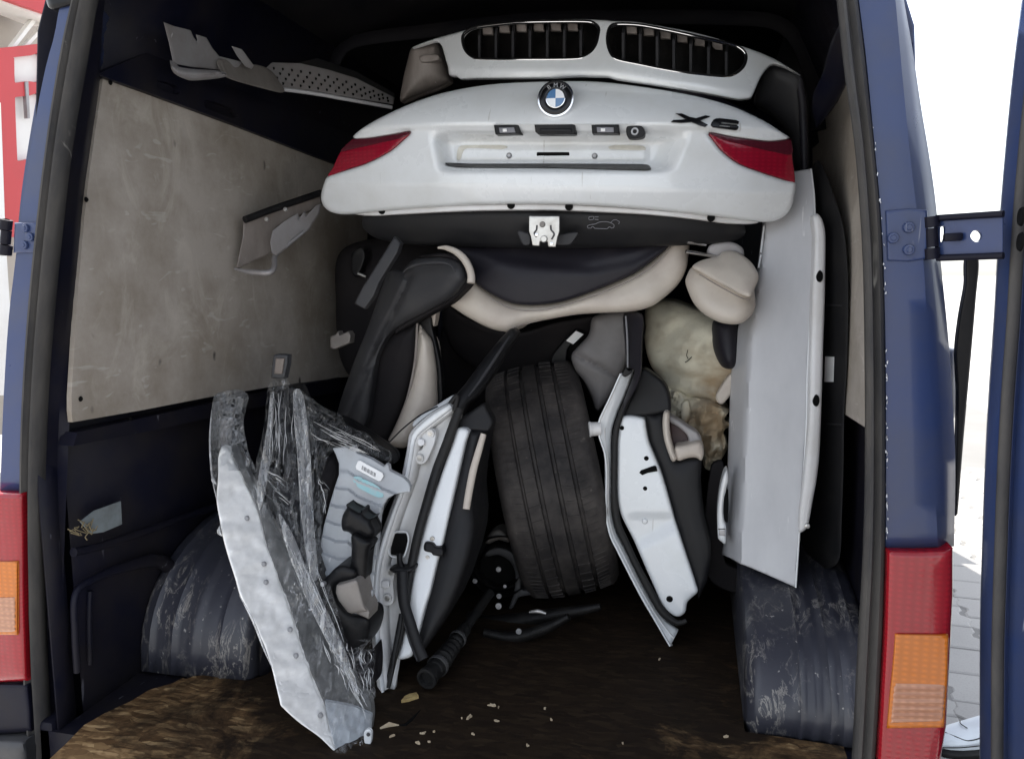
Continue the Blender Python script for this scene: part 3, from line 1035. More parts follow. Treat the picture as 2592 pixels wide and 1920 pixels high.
# roof bow that frames the deep end
ptube('roof_bow', [(838, 215), (848, 160), (872, 118), (930, 98), (1060, 82), (1260, 58), (1440, 46), (1700, 44), (1900, 48), (1965, 58), (2010, 92), (2040, 150), (2062, 230), (2072, 330)], 1.2, .022, M['roof_in'], van, k=60, n=10, flat=.5)
ptube('roof_bow', [(505, 165), (530, 110), (556, 50), (585, -20)], .95, .012, M['blue_in'], van, k=16, n=8)
ptube('roof_bow', [(540, 165), (566, 90), (596, 10), (605, -20)], .98, .006, M['blue_in'], van, k=16, n=8)
puff('corner_gusset', [(2150, 20), (2168, 20), (2150, 190), (2120, 255), (2094, 292), (2070, 320), (2062, 300), (2060, 240), (2085, 180), (2110, 90)], dep((2150, 20, .40), (2070, 320, .85)), M['blue_in'], van, thick=.02, r=.01, bulge=.01)
# lower left wall: ledge, pressed recess and its rim
puff('wall_ledge', [(196, 1094), (420, 1045), (700, 985), (860, 955), (860, 990), (700, 1020), (420, 1082), (186, 1128)], depX(-.79), M['blue_in'], van, thick=.04, r=0, step=20, sm=False, tdir=(-1, 0, 0))
ptube('pressed_rim', [(196, 1700), (190, 1600), (192, 1500), (240, 1464), (310, 1436), (390, 1418), (432, 1438), (450, 1490), (446, 1530), (425, 1590), (400, 1640), (376, 1654)], depX(-.815), [.008, .008, .008, .008, .009, .012, .016, .019, .019, .017, .015, .012], M['blue_in'], van, k=50, n=10)
ptube('pressed_rib', [(228, 1680), (226, 1560), (228, 1495)], depX(-.826), .006, M['blue_in'], van)
ptube('pressed_rim', [(186, 1397), (260, 1380), (380, 1340), (520, 1290), (600, 1270)], depX(-.815), .010, M['blue_in'], van)
# lamps
def lamp(name, outl, amber, rev, ribs, lab):
    l = puff(name, outl, dep((0, 1300, -.022), (2592, 1300, -.022)), M['redlens'], van, thick=.03, r=.010, step=10, sm=False, bulge=.004, bw=.03, label=lab)
    puff('amber_lens', amber, -.031, M['amber'], l, thick=.006, r=.003, step=10, sm=False)
    puff('reverse_lens', rev, -.0325, M['pinklens'], l, thick=.006, r=.003, step=8, sm=False,
         relief=lambda V: .0014 * np.cos(V[:, 1] / ribs * 2 * np.pi), grid=4)
    return l
lamp('tail_lamp', [(2245, 1391), (2330, 1393), (2390, 1391), (2412, 1386), (2412, 1500), (2404, 1668), (2395, 1835), (2382, 1913), (2376, 1990), (2216, 1990), (2221, 1913), (2229, 1780), (2239, 1601)],
     [(2266, 1604), (2401, 1606), (2398, 1726), (2390, 1840), (2245, 1842), (2252, 1760), (2260, 1680)],
     [(2263, 1728), (2394, 1730), (2387, 1824), (2254, 1828)], 17, 'red, amber and pale ribbed tail lamp on the right post')
lamp('tail_lamp', [(-60, 1243), (61, 1246), (62, 1336), (65, 1560), (71, 1722), (-60, 1728)],
     [(-60, 1420), (44, 1420), (44, 1606), (-60, 1606)],
     [(-60, 1512), (39, 1510), (39, 1600), (-60, 1602)], 16, 'red, amber and pale ribbed tail lamp on the left post')
puff('left_bumper_corner', [(-60, 1728), (71, 1730), (78, 1790), (80, 1850), (-60, 1862)], -.02, M['blue_in'], van, thick=.05, r=.008, sm=False)
puff('bumper', [(-80, 1868), (66, 1872), (72, 1900), (74, 2050), (-80, 2050)], -.05, M['bumperblack'], van, thick=.10, r=.02, sm=False)
box('bumper_step', (.03, -.09, .45), (1.62, .18, .09), M['bumperblack'], van, bev=.015)
# hinges
h = puff('hinge', [(2241, 533), (2300, 527), (2348, 531), (2350, 600), (2348, 655), (2300, 662), (2246, 660)], -.006, M['blue'], van, thick=.012, r=.004, sm=False)
for q in ((2261, 602), (2301, 575), (2301, 632)): bolt(P(*q, -.010), (0, -1, 0), .0085, M['blue'], h)
arm = puff('hinge_arm', [(2368, 552), (2420, 549), (2540, 541), (2540, 647), (2420, 652), (2372, 653)], dep((2368, 600, .0), (2540, 600, -.06)), M['blue'], van, thick=.010, r=.003, sm=False,
     holes=[[(2456, 597), (2463, 585), (2472, 583), (2481, 586), (2487, 597), (2481, 610), (2472, 613), (2463, 609)], [(2381, 575), (2392, 573), (2392, 600), (2386, 615), (2381, 612)]])
tube('hinge_rib', Pn([(2370, 552), (2540, 541)], [-.004, -.064]), .005, M['blue_in'], arm)
tube('hinge_rib', Pn([(2372, 653), (2540, 647)], [-.004, -.064]), .005, M['blue_in'], arm)
box('hinge_link', P(2412, 600, -.025), (.026, .012, .012), M['blue_in'], arm, Matrix.Rotation(-.05, 3, 'Y'))
for y0, y1, rr in ((548, 575, .011), (578, 625, .009), (628, 656, .011)):
    tube('hinge_knuckle', Pn([(2358, y0), (2360, y1)], -.004), rr, M['blue_in'], h, n=14)
h2 = puff('hinge', [(37, 563), (98, 563), (93, 640), (34, 640)], -.008, M['blue'], van, thick=.012, r=.004, sm=False)
for q in ((63, 577), (76, 600), (61, 620)): bolt(P(*q, -.011), (0, -1, 0), .0085, M['blue'], h2)
for y0, y1, rr in ((556, 580, .012), (583, 617, .010), (620, 644, .012)):
    tube('hinge_knuckle', Pn([(16, y0), (13, y1)], -.004), rr, M['blue_in'], h2, n=14)
tube('hinge_arm', Pn([(16, 568), (-60, 566)], [-.004, .05]), .012, M['blue_in'], h2)
tube('hinge_arm', Pn([(13, 632), (-60, 632)], [-.004, .05]), .012, M['blue_in'], h2)
# right rear door, opened past square
De = [(2598, -60), (2590, 0), (2566, 200), (2545, 420), (2531, 600), (2520, 800), (2506, 1000), (2496, 1200), (2490, 1384), (2484, 1600), (2483, 1913), (2483, 1980)]
e0 = line(De, .0, n)
door = loft('rear_door', [e0 + np.array([.035, .05, 0]), e0 + np.array([.012, .045, 0]), e0, e0 + np.array([.008, -.030, 0]), e0 + np.array([.022, -.036, 0]), e0 + np.array([.030, -.028, 0]), e0 + np.array([.05, -.08, 0]), e0 + np.array([.07, -.20, 0]), e0 + np.array([.12, -.70, 0])], M['blue'], van, thick=-.004, label='right rear door swung wide open')
s0 = e0 + np.array([.012, -.036, 0])
tube('door_seal', s0, .009, M['seal'], door, n=10, flat=.7)
loft('door_outer', [e0 + np.array([.035, .05, 0]), e0 + np.array([.12, -.1, 0]), e0 + np.array([.17, -.70, 0])], M['blue'], door, thick=.003)
for q in ((2587, 548), (2585, 612)):
    lathe('grommet', P(*q, -.075), (-1, .05, 0), [(.0001, .002), (.012, .003), (.014, 0)], M['hole'], door, n=14)
# left rear door folded back along the van's side
dl = line([(40, -60), (20, 100), (-40, 500), (-60, 900), (-70, 1300), (-60, 1960)], .02, n) + np.array([-.05, .06, 0])
loft('rear_door', [dl + np.array([.03, .05, 0]), dl + np.array([-.0, .12, 0]), dl + np.array([-.01, .75, 0])], M['blue'], van, thick=.03, label='left rear door folded back')
puff('roof_gutter_end', [(120, -30), (196, -30), (192, 6), (160, 20), (130, 24), (119, 10)], -.01, M['black'], van, thick=.05, r=.01)
# side moulding and the strip hanging beyond the right post
puff('side_moulding', [(2408, 888), (2430, 888), (2432, 960), (2424, 1040), (2410, 1060)], .12, M['whitedull'], van, thick=.2, r=.006)
st = puff('hanging_strip', [(2447, 655), (2477, 656), (2470, 760), (2458, 900), (2440, 1100), (2424, 1300), (2419, 1306), (2418, 1240), (2424, 1000), (2420, 890), (2430, 800), (2444, 720)], dep((2460, 655, .06), (2420, 1306, .10)), M['trim'], None, thick=.012, r=.004, base=P(2420, 1300, .1))
props(st, 'dark tapered rubber strip hanging below the right door hinge arm', 'rubber strip')

# the shoe on the paving to the right of the van
sc_ = PZ(2450, 1895, 0.0)
shoe = thing('shoe', 'white shoe with dark seams standing on the paving beyond the right tail lamp', 'shoe', sc_)
def shoe_build():
    ax = np.array([-.97, -.24, 0]); sd = np.array([.24, -.97, 0])    # toe points left, side to the viewer
    def ring(u, w, hgt, lift, k=20):
        out = []
        for j in range(k):
            a = 2 * math.pi * j / k
            x = math.cos(a) * w
            z = math.sin(a)
            z = z * hgt * .5 + hgt * .5
            if z < hgt * .25: z = lift + (z - hgt * .25) * .2 + hgt * .12
            else: z += lift
            out.append(sc_ + ax * u + sd * x + np.array([0, 0, z]))
        return out
    st = [(-.20, .012, .05, .018), (-.195, .030, .085, .016), (-.16, .038, .105, .014), (-.10, .040, .115, .014), (-.05, .042, .098, .014), (0.0, .047, .078, .014), (.04, .048, .062, .014), (.075, .043, .050, .015), (.10, .030, .038, .016), (.112, .012, .022, .02)]
    loft('upper', [r + [r[0]] for r in [ring(*q) for q in st]], M['shoe'], shoe)
    v = []
    so = [(-.205, 0), (-.19, .036), (-.12, .042), (-.03, .048), (.05, .055), (.10, .04), (.122, 0), (.10, -.04), (.05, -.055), (-.03, -.048), (-.12, -.042), (-.19, -.036)]
    pts = spline(so, .02, True)
    p3 = [sc_ + ax * u + sd * w for u, w in pts]
    k = len(p3)
    f = [tuple(range(k)), tuple(range(2 * k - 1, k - 1, -1))] + [(i, (i + 1) % k, k + (i + 1) % k, k + i) for i in range(k)]
    put('sole', fixn(mk([q for q in p3] + [q + np.array([0, 0, .02]) for q in p3], f)), M['black'], shoe)
    def seam(pts):
        tube('seam', [sc_ + ax * u + sd * w + np.array([0, 0, z]) for u, w, z in spline(pts, .006, False)], .0016, M['black'], shoe, n=6)
    seam([(.105, .034, .028), (.06, .053, .04), (0, .054, .046), (-.08, .046, .05), (-.18, .04, .05)])
    seam([(.085, .0, .062), (.06, .03, .062), (.03, .045, .058), (-.02, .044, .072), (-.06, .03, .10)])
    seam([(.02, -.02, .085), (.03, .0, .088), (.02, .02, .084)])
shoe_build()

# ================================================================== THE LOAD
def ss(a, b, x):
    t = np.clip((x - a) / (b - a), 0, 1)
    return t * t * (3 - 2 * t)

# ------------------------------------------------------------------ white tailgate with lamps and emblem
tg = thing('tailgate', 'white car tailgate with red lamps and round emblem, lying across the load', 'tailgate', P(1410, 550, .70))
TY = .60
def tg_rel(V, plate=True):
    x, y = V[:, 0], V[:, 1]
    t = (x - 1410) / 600
    crease = 322 - 6 * (1 - t * t) + 16 * np.abs(t) ** 3
    o = .13 * t * t
    o += .085 * np.clip((crease - y) / 110, 0, 2) ** 1.5                 # spoiler leans back
    o += .014 * ss(crease - 3, crease + 9, y) * (1 - .6 * ss(.55, .85, np.abs(t)))   # undercut below its edge
    o += .034 * np.clip((y - 474 - 14 * t) / 60, 0, 2) ** 1.1           # lower lip turns under
    if plate:
        xl, xr = 1108 + (y - 330) * .22, 1722 - (y - 330) * .42
        m = ss(xl - 24, xl + 26, x) * (1 - ss(xr - 40, xr + 34, x)) * ss(328, 360, y) * (1 - ss(412, 436, y))
        o += .075 * m
        m2 = ss(1150, 1162, x) * (1 - ss(1632, 1642, x)) * ss(369, 374, y) * (1 - ss(408, 412, y))
        o -= .006 * m2
    return o
tg_out = [(893, 346), (915, 326), (960, 299), (1040, 262), (1130, 233), (1250, 213), (1400, 206), (1500, 206), (1600, 216), (1750, 241), (1850, 268), (1930, 304), (1978, 334), (1999, 348), (1992, 353), (1950, 358), (1900, 353), (1850, 346), (1795, 336),
          (1806, 357), (1830, 386), (1870, 415), (1930, 438), (1990, 457), (2013, 463), (2011, 495), (2004, 522), (1990, 544), (1962, 559), (1920, 561), (1800, 546), (1600, 526), (1400, 516), (1200, 518), (1000, 531), (900, 541), (860, 542), (834, 535), (818, 520), (812, 498), (820, 464), (829, 447), (870, 433), (930, 413), (985, 385), (1020, 356), (1040, 333), (990, 341), (940, 349), (905, 352)]
shell_o = puff('shell', tg_out, TY, M['white'], tg, thick=.012, r=.010, step=7, grid=7, relief=tg_rel, sharp_deg=70)
def tgy(x, y, d=0.0):
    return TY + float(tg_rel(np.array([[x, y]], float))[0]) + d
def onT(pts, d):
    p = np.asarray(pts, float)
    return lambda V: TY + tg_rel(np.asarray(V, float), True) + d
def tgp(name, pts, d, mat, par=tg, thick=.008, r=.002, **kw):
    kw.setdefault('step', 5)
    fp = kw.pop('flush', None)
    if fp is not None:
        q = np.asarray(pts if fp is True else fp, float)
        y0 = TY + float(np.quantile(tg_rel(q, True), .25)) + d
        return puff(name, pts, y0, mat, par, thick=thick, r=r, **kw)
    return puff(name, pts, lambda V: TY + tg_rel(np.asarray(V, float)[:, :2], True) + d, mat, par, thick=thick, r=r, **kw)
lens = []
for nm, pts, dk in (('tail_lamp', [(1040, 334), (990, 342), (940, 350), (900, 353), (893, 352), (876, 366), (858, 390), (842, 425), (830, 446), (870, 432), (930, 412), (985, 384), (1020, 355)],
                     [(1040, 334), (990, 342), (940, 350), (896, 353), (870, 372), (862, 384), (900, 376), (960, 362), (1012, 350)]),
                    ('tail_lamp', [(1796, 337), (1850, 347), (1900, 354), (1950, 359), (1993, 354), (2001, 352), (2006, 400), (2012, 462), (1990, 456), (1930, 437), (1870, 414), (1830, 385), (1806, 357)],
                     [(1796, 337), (1850, 347), (1900, 354), (1950, 359), (1993, 354), (2001, 352), (2004, 390), (1950, 383), (1880, 366), (1830, 353)])):
    l = puff(nm, pts, lambda V: TY + tg_rel(np.asarray(V)[:, :2], False) + .006, M['redlens2'], tg, thick=.05, r=.003, step=6, bulge=.003, sm=True)
    puff('dark_lens', dk, lambda V: TY + tg_rel(np.asarray(V)[:, :2], False) + .0015, M['darklens'], l, thick=.004, r=.001, step=6)
# lower flange, clip holes, inner lining, latch
fl = puff('flange', [(900, 541), (1000, 531), (1200, 518), (1400, 516), (1600, 526), (1800, 546), (1920, 561), (1900, 566), (1840, 565), (1800, 560), (1700, 548), (1600, 540), (1400, 532), (1200, 533), (1000, 543), (945, 546)],
          lambda V: .665 + .13 * ((V[:, 0] - 1410) / 600) ** 2, M['whitedull'], tg, thick=.03, r=.004, step=7)
for hx, hy in ((966, 533), (1293, 519), (1440, 523), (1800, 551)):
    lathe('clip_hole', P(hx, hy, .660 + .13 * ((hx - 1410) / 600) ** 2), (0, -1, 0), [(.0001, .003), (.008, .003), (.010, 0), (.010, -.004)], M['hole'], fl, n=14)
lin_rel = lambda V: .70 + .10 * ((V[:, 0] - 1410) / 600) ** 2 + .03 * np.clip((V[:, 1] - 545) / 60, 0, 2)
il = puff('inner_lining', [(930, 541), (1200, 529), (1400, 527), (1600, 534), (1800, 552), (1874, 564), (1886, 575), (1884, 596), (1862, 608), (1800, 616), (1600, 625), (1400, 628), (1200, 625), (1050, 620), (960, 606), (925, 585), (915, 560)], lin_rel, M['trim'], tg, thick=.05, r=.012, step=8, bulge=.01)
la = puff('latch', [(1339, 547), (1416, 547), (1416, 585), (1411, 600), (1406, 625), (1388, 624), (1386, 612), (1366, 611), (1365, 622), (1348, 621), (1344, 600), (1339, 585)], .635, M['steel'], tg, thick=.006, r=.0015, step=4, sm=False)
lathe('rivet', P(1373, 568, .634), (0, -1, 0), [(.0001, .003), (.006, .003), (.0075, .0005), (.0075, -.002)], M['greybox'], la, n=14)
lathe('striker', P(1377, 605, .632), (0, -1, 0), [(.0001, .004), (.007, .004), (.009, .001), (.009, -.003)], M['steel'], la, n=16)
for pts in ([(1359, 570), (1358, 582), (1352, 590), (1358, 600)], [(1394, 570), (1395, 582), (1403, 592), (1396, 606)]):
    ptube('cutout', pts, .634, .0022, M['ink'], la, n=6)
lathe('screw', P(1358, 594, .633), (0, -1, 0), [(.0001, .003), (.004, .002), (.004, -.002)], M['chrome'], la, n=10)
lathe('screw', P(1396, 617, .633), (0, -1, 0), [(.0001, .003), (.004, .002), (.004, -.002)], M['chrome'], la, n=10)
for pts in ([(1310, 584), (1340, 592), (1342, 618), (1325, 620), (1316, 605)], [(1412, 596), (1462, 588), (1450, 612), (1440, 620), (1408, 618)]):
    puff('latch_surround', pts, .672, M['seatgrey'], la, thick=.01, r=.004, step=5)
# handle, number plate lights, button, plate slot, trim strip, rubber buffers
for pts in ([(1250, 317), (1312, 315), (1318, 338), (1254, 340)], [(1497, 315), (1566, 316), (1567, 338), (1499, 338)]):
    l = tgp('plate_light', pts, -.003, M['black'], sm=False, flush=True, thick=.03)
    q = np.array(pts, float); c = q.mean(0)
    tgp('lens', [tuple(c + (p - c) * np.array([.62, .58]) + np.array([0, 2])) for p in q], -.0045, M['greymark'], l, sm=False, thick=.004, r=.001, flush=q)
    tgp('bulb', [tuple(c + (p - c) * np.array([.16, .34]) + np.array([-6, 2])) for p in q], -.0065, M['label'], l, sm=False, thick=.003, r=.001, flush=q)
hd = tgp('handle_recess', [(1353, 316), (1448, 314), (1456, 318), (1457, 338), (1450, 340), (1362, 340), (1355, 334)], -.003, M['black'], sm=False, flush=True, thick=.03)
tgp('grip', [(1366, 326), (1446, 325), (1448, 334), (1368, 335)], -.006, M['trim'], hd, sm=False, thick=.006, flush=[(1353, 316), (1448, 314), (1456, 318), (1457, 338), (1450, 340), (1362, 340), (1355, 334)])
cb = tgp('camera_button', [(1588, 320), (1605, 318), (1624, 320), (1632, 332), (1628, 346), (1608, 350), (1590, 348), (1585, 334)], -.004, M['trim'], step=4, flush=True, thick=.03)
lathe('ring', P(1607, 333, tgy(1607, 333, -.016)), (0, -1, 0), [(.0045, .001), (.0055, .003), (.0085, .003), (.0095, .001), (.0095, -.002), (.0045, -.002)], M['boltgrey'], cb, n=18, closed=True)
tgp('plate_slot', [(1359, 385), (1441, 385), (1442, 394), (1358, 395)], -.0015, M['hole'], sm=False)
for q in ((1289, 394), (1505, 395)):
    lathe('buffer', P(*q, tgy(*q, -.001)), (0, -1, 0), [(.0001, .004), (.004, .0045), (.006, .003), (.0075, .001), (.0075, -.002)], M['boltgrey'], tg, n=14)
ts = tgp('plate_trim', [(1127, 412), (1200, 414), (1400, 414), (1600, 415), (1640, 417), (1648, 428), (1630, 431), (1400, 425), (1160, 423), (1132, 418)], -.010, M['black'], thick=.014)
for pts in ([(1160, 374), (1175, 368), (1270, 367), (1285, 372), (1270, 378), (1180, 376), (1165, 404), (1156, 404)], [(1540, 372), (1560, 367), (1630, 370), (1634, 380), (1545, 378)]):
    tgp('dirt_patch', pts, -.0012, M['grime'], shell_o, thick=.002, r=.0004)
# round emblem: stem, chrome rim, black ring with letters, four quarters
ec = P(1407, 251, tgy(1407, 251, -.030))
eax = np.array([0.05, -1.0, .10]); eax /= np.linalg.norm(eax)
em = lathe('emblem', ec, eax, [(.030, -.10), (.040, -.02), (.0445, -.004), (.0450, .002), (.0435, .006), (.040, .0065), (.039, .004)], M['chrome'], tg, n=48)
lathe('black_ring', ec, eax, [(.0215, .0055), (.024, .0068), (.036, .0062), (.0395, .004), (.0395, .0)], M['plate'], em, n=48)
lathe('inner_rim', ec, eax, [(.0235, .0050), (.0235, .0078), (.0218, .0082), (.0208, .0060)], M['chrome'], em, n=40)
EM = frame_m(ec, eax)
Xax = np.array(EM.to_3x3() @ Vector((1, 0, 0))); Yax = np.array(EM.to_3x3() @ Vector((0, 1, 0)))
if abs(Xax[2]) > abs(Xax[0]): Xax, Yax = Yax, Xax
if Xax[0] < 0: Xax = -Xax
if Yax[2] < 0: Yax = -Yax
for qi, mat in ((0, 'emwhite'), (1, 'emblue'), (2, 'emwhite'), (3, 'emblue')):
    ctr = ec + eax * .0078
    a0 = qi * math.pi / 2
    v = [ctr] + [ec + eax * .0072 + (Xax * math.cos(a0 + t) + Yax * math.sin(a0 + t)) * .0212 for t in np.linspace(0, math.pi / 2, 12)]
    f = [(0, i, i + 1) for i in range(1, 12)]
    put('quarter', mk(v, f), M[mat], em)
def letters(name, text, size, pos, xa, ya, mat, par, thick=.0008, xs=1.0, bold=0.0):
    cu = bpy.data.curves.new('t', 'FONT')
    cu.body = text; cu.size = size; cu.extrude = thick; cu.align_x = 'CENTER'; cu.align_y = 'CENTER'; cu.offset = bold
    o = bpy.data.objects.new('t', cu); COL.objects.link(o)
    dg = bpy.context.evaluated_depsgraph_get()
    me = bpy.data.meshes.new_from_object(o.evaluated_get(dg))
    bpy.data.objects.remove(o)
    xa, ya = Vector(xa), Vector(ya)
    za = xa.cross(ya)
    Mx = Matrix.Translation(Vector(pos)) @ Matrix((xa * xs, ya, za)).transposed().to_4x4()
    me.transform(Mx)
    me.materials.clear()
    return put(name, me, mat, par, None, False)
for ch, an in (('B', 122), ('M', 90), ('W', 58)):
    a = math.radians(an)
    rr = .0305
    xa = Xax * math.sin(a) - Yax * math.cos(a); ya = Xax * math.cos(a) + Yax * math.sin(a)
    letters('letter', ch, .014, ec + eax * .0072 + ya * rr, xa, ya, M['boltgrey'], em)
# model badge: wide slanted X and 6
bx = tgp('badge_letter', [(1710, 287), (1726, 287), (1746, 296), (1762, 299), (1786, 292), (1798, 294), (1794, 297), (1772, 305), (1792, 316), (1784, 321), (1772, 318), (1750, 309), (1724, 311), (1698, 309), (1704, 304), (1736, 302)], -.007, M['plate'], sm=False, thick=.010, r=.001, step=3)
tgp('badge_letter', [(1812, 300), (1822, 299), (1864, 304), (1871, 308), (1869, 314), (1828, 309), (1824, 310), (1824, 312), (1864, 316), (1870, 321), (1867, 328), (1860, 330), (1804, 322), (1799, 317), (1801, 310), (1806, 303)], -.007, M['plate'], sm=False, thick=.010, r=.001, step=3,
    holes=[[(1822, 316), (1848, 319), (1847, 322), (1820, 319)]])
# pale pictogram on the lining: car with its boot open
icons = []
for pts in ([(1487, 572), (1492, 569), (1506, 567), (1518, 562), (1534, 561), (1546, 564), (1554, 569), (1554, 575), (1550, 577)], [(1487, 572), (1488, 577), (1494, 577)], [(1506, 578), (1536, 579)], [(1495, 578), (1500, 573), (1506, 578)], [(1537, 579), (1543, 574), (1549, 578)],
            [(1546, 563), (1553, 557), (1562, 556)], [(1562, 558), (1568, 561), (1566, 567)], [(1491, 549), (1502, 548), (1502, 555), (1491, 556), (1491, 549)], [(1505, 549), (1515, 549)], [(1505, 555), (1515, 556)]):
    p = np.asarray(spline(pts, 3, False))
    icons.append(tube('i', Pn(p, lin_rel(p) - .014), .0009, M['greymark'], None, n=5))
merge('pictogram', icons, M['greymark'], il)

# ------------------------------------------------------------------ white grille surround (front bumper) above it
fb = thing('grille_surround', 'white car nose panel with two kidney-shaped grille openings, topmost on the load', 'car panel', P(1500, 230, .75))
fdep = lambda V: .68 + .17 * ((V[:, 0] - 1530) / 470) ** 2 + .10 * np.clip((150 + .10 * (V[:, 0] - 1500) - V[:, 1]) / 100, -1, 1) * .5
def fb_rel(V):
    x, y = V[:, 0], V[:, 1]
    base = np.interp(x, [1130, 1200, 1400, 1540, 1760, 1900], [170, 178, 176, 178, 212, 236])
    return .014 * ss(base - 4, base + 26, y)
kl = [(1172, 91), (1187, 76), (1208, 69), (1260, 62), (1317, 57), (1400, 55), (1475, 55), (1500, 58), (1516, 72), (1515, 92), (1508, 118), (1491, 138), (1462, 149), (1330, 151), (1208, 150), (1184, 136), (1173, 115)]
kr = [(1537, 91), (1545, 68), (1563, 62), (1618, 64), (1690, 77), (1763, 93), (1830, 108), (1866, 118), (1887, 138), (1883, 167), (1861, 188), (1836, 195), (1763, 189), (1690, 178), (1620, 164), (1556, 149), (1540, 124)]
fo = [(1043, 121), (1070, 108), (1099, 98), (1172, 78), (1208, 66), (1317, 53), (1400, 50), (1481, 49), (1525, 51), (1560, 54), (1618, 57), (1763, 84), (1890, 121), (1960, 149), (2026, 190), (1990, 171), (1957, 162), (1944, 170), (1926, 194), (1912, 225), (1901, 247), (1885, 251), (1868, 252), (1763, 232), (1660, 215), (1560, 200), (1538, 194), (1500, 193), (1469, 192), (1430, 194), (1400, 196), (1281, 198), (1200, 199), (1165, 200), (1155, 193), (1138, 191), (1134, 170), (1128, 150), (1118, 116), (1108, 106), (1096, 105), (1070, 113)]
puff('panel', fo, fdep, M['white'], fb, thick=.016, r=.007, step=7, grid=7, relief=fb_rel, holes=[kl, kr], sharp_deg=60)
for kk, xs_, wd in ((kl, [1213, 1255, 1298, 1341, 1385, 1428, 1470], 44), (kr, [1577, 1620, 1663, 1705, 1748, 1793, 1838], 44)):
    k2 = np.array(spline(kk, 6, True))
    yk = fdep(k2)
    ring = Pn(k2, yk + .004)
    g = tube('grille', list(ring) + [ring[0]], .0045, M['black'], fb, n=8, caps=False)
    c = k2.mean(0)
    back = puff('grille_back', [tuple(c + (p - c) * 1.05) for p in k2[::3]], lambda V: fdep(V) + .075, M['dirtysteel'], g, thick=.01, r=.0, step=8)
    top = k2[(k2[:, 1] < np.interp(k2[:, 0], [c[0] - 170, c[0] + 170], [72, 72] if kk is kl else [66, 150]))]
    top = top[np.argsort(top[:, 0])]
    tube('chrome_edge', Pn(top[2:-2], fdep(top[2:-2]) - .002), .0014, M['chrome'], g, n=6)
    bot = k2[(k2[:, 1] > np.interp(k2[:, 0], [c[0] - 170, c[0] + 170], [142, 142] if kk is kl else [130, 186]))]
    bot = bot[np.argsort(bot[:, 0])]
    if len(bot) > 4: tube('chrome_edge', Pn(bot[1:-1], fdep(bot[1:-1]) - .001), .0014, M['chrome'], g, n=6)
    for x in xs_:
        ys = [k2[np.abs(k2[:, 0] - x) < 8][:, 1].min(), k2[np.abs(k2[:, 0] - x) < 8][:, 1].max()]
        d0 = float(fdep(np.array([[x, 120.0]]))[0])
        a_, b_ = P(x, ys[0] + 22, d0 + .030), P(x, ys[1] + 2, d0 + .012)
        a2, b2 = P(x + 3, ys[0] + 4, d0 + .07), P(x + 3, ys[1] + 2, d0 + .06)
        wv = np.array([.0032, 0, 0])
        v = [a_ - wv, a_ + wv, b_ + wv, b_ - wv, a2 - wv, a2 + wv, b2 + wv, b2 - wv]
        put('slat', mk(v, [(0, 1, 2, 3), (1, 5, 6, 2), (4, 0, 3, 7), (5, 4, 7, 6), (4, 5, 1, 0), (3, 2, 6, 7)]), M['seatgrey'], g, smooth=False)
    for i in range(len(xs_) - 1):
        x = (xs_[i] + xs_[i + 1]) / 2
        yt = k2[np.abs(k2[:, 0] - x) < 8][:, 1].min()
        puff('clip', [(x - 13, yt + 4), (x + 13, yt + 5), (x + 14, yt + 24), (x - 12, yt + 23)], float(fdep(np.array([[x, 100.0]]))[0]) + .06, M['dustybrown'], g, thick=.01, r=.002, step=6, sm=False)  # brown block stands in for the pale view through between slats
puff('side_bracket', [(1041, 123), (1060, 113), (1099, 105), (1112, 113), (1124, 150), (1136, 190), (1140, 205), (1110, 222), (1060, 240), (1014, 258), (1012, 248), (1018, 210), (1024, 182), (1032, 150)], dep((1041, 123, .88), (1130, 200, .92), (1014, 258, .90)), M['dustybrown'], fb, thick=.03, r=.02, bulge=.03, bw=.05, label='dusty brown left end of the panel')
puff('bracket_tab', [(1062, 142), (1108, 138), (1112, 152), (1066, 158)], .855, M['dustybrown'], fb, thick=.02, r=.005)
rb = puff('side_bracket', [(1958, 165), (2000, 178), (2030, 196), (2043, 254), (2047, 340), (2047, 430), (2012, 434), (2004, 349), (1985, 320), (1948, 285), (1912, 262), (1916, 225), (1930, 192)], dep((1958, 165, .90), (2045, 300, .93), (1920, 260, .96)), M['seatgrey'], fb, thick=.03, r=.015, bulge=.02, bw=.04, label='dark grey right end of the panel')
ptube('edge_rib', [(2022, 200), (2032, 270), (2036, 430)], .895, .010, M['navyshell'], rb)

# ------------------------------------------------------------------ pale metal rail with perforated end, top left
ra = thing('perforated_rail', 'dusty grey metal rail with punched holes, lying under the roof at the left', 'metal rail', P(700, 230, .8))
puff('end_plate', [(414, 56), (440, 66), (479, 76), (486, 92), (498, 109), (499, 100), (496, 87), (519, 94), (534, 120), (552, 142), (610, 156), (600, 168), (560, 176), (520, 172), (480, 168), (438, 160), (428, 110), (420, 80)], dep((414, 56, .30), (438, 160, .34), (610, 156, .60)), M['alu'], ra, thick=.006, r=.002, step=5, sm=False)
puff('curled_edge', [(430, 152), (442, 166), (480, 174), (560, 180), (562, 188), (545, 193), (510, 197), (468, 199), (446, 190), (434, 176)], dep((430, 170, .32), (562, 185, .48)), M['alu'], ra, thick=.02, r=.010, step=5, bulge=.006)
puff('web', [(552, 150), (620, 160), (672, 171), (700, 205), (712, 226), (700, 231), (640, 216), (575, 197), (560, 185)], dep((552, 150, .50), (712, 226, .80), (560, 190, .50)), M['greybox'], ra, thick=.02, r=.004, step=6)
puff('tab', [(586, 117), (610, 124), (626, 146), (640, 165), (634, 174), (620, 168), (600, 142)], dep((586, 117, .52), (640, 165, .62)), M['alu'], ra, thick=.005, r=.002, step=5, sm=False)
dpl = dep((672, 150, .86), (998, 247, 1.12), (707, 225, .86))
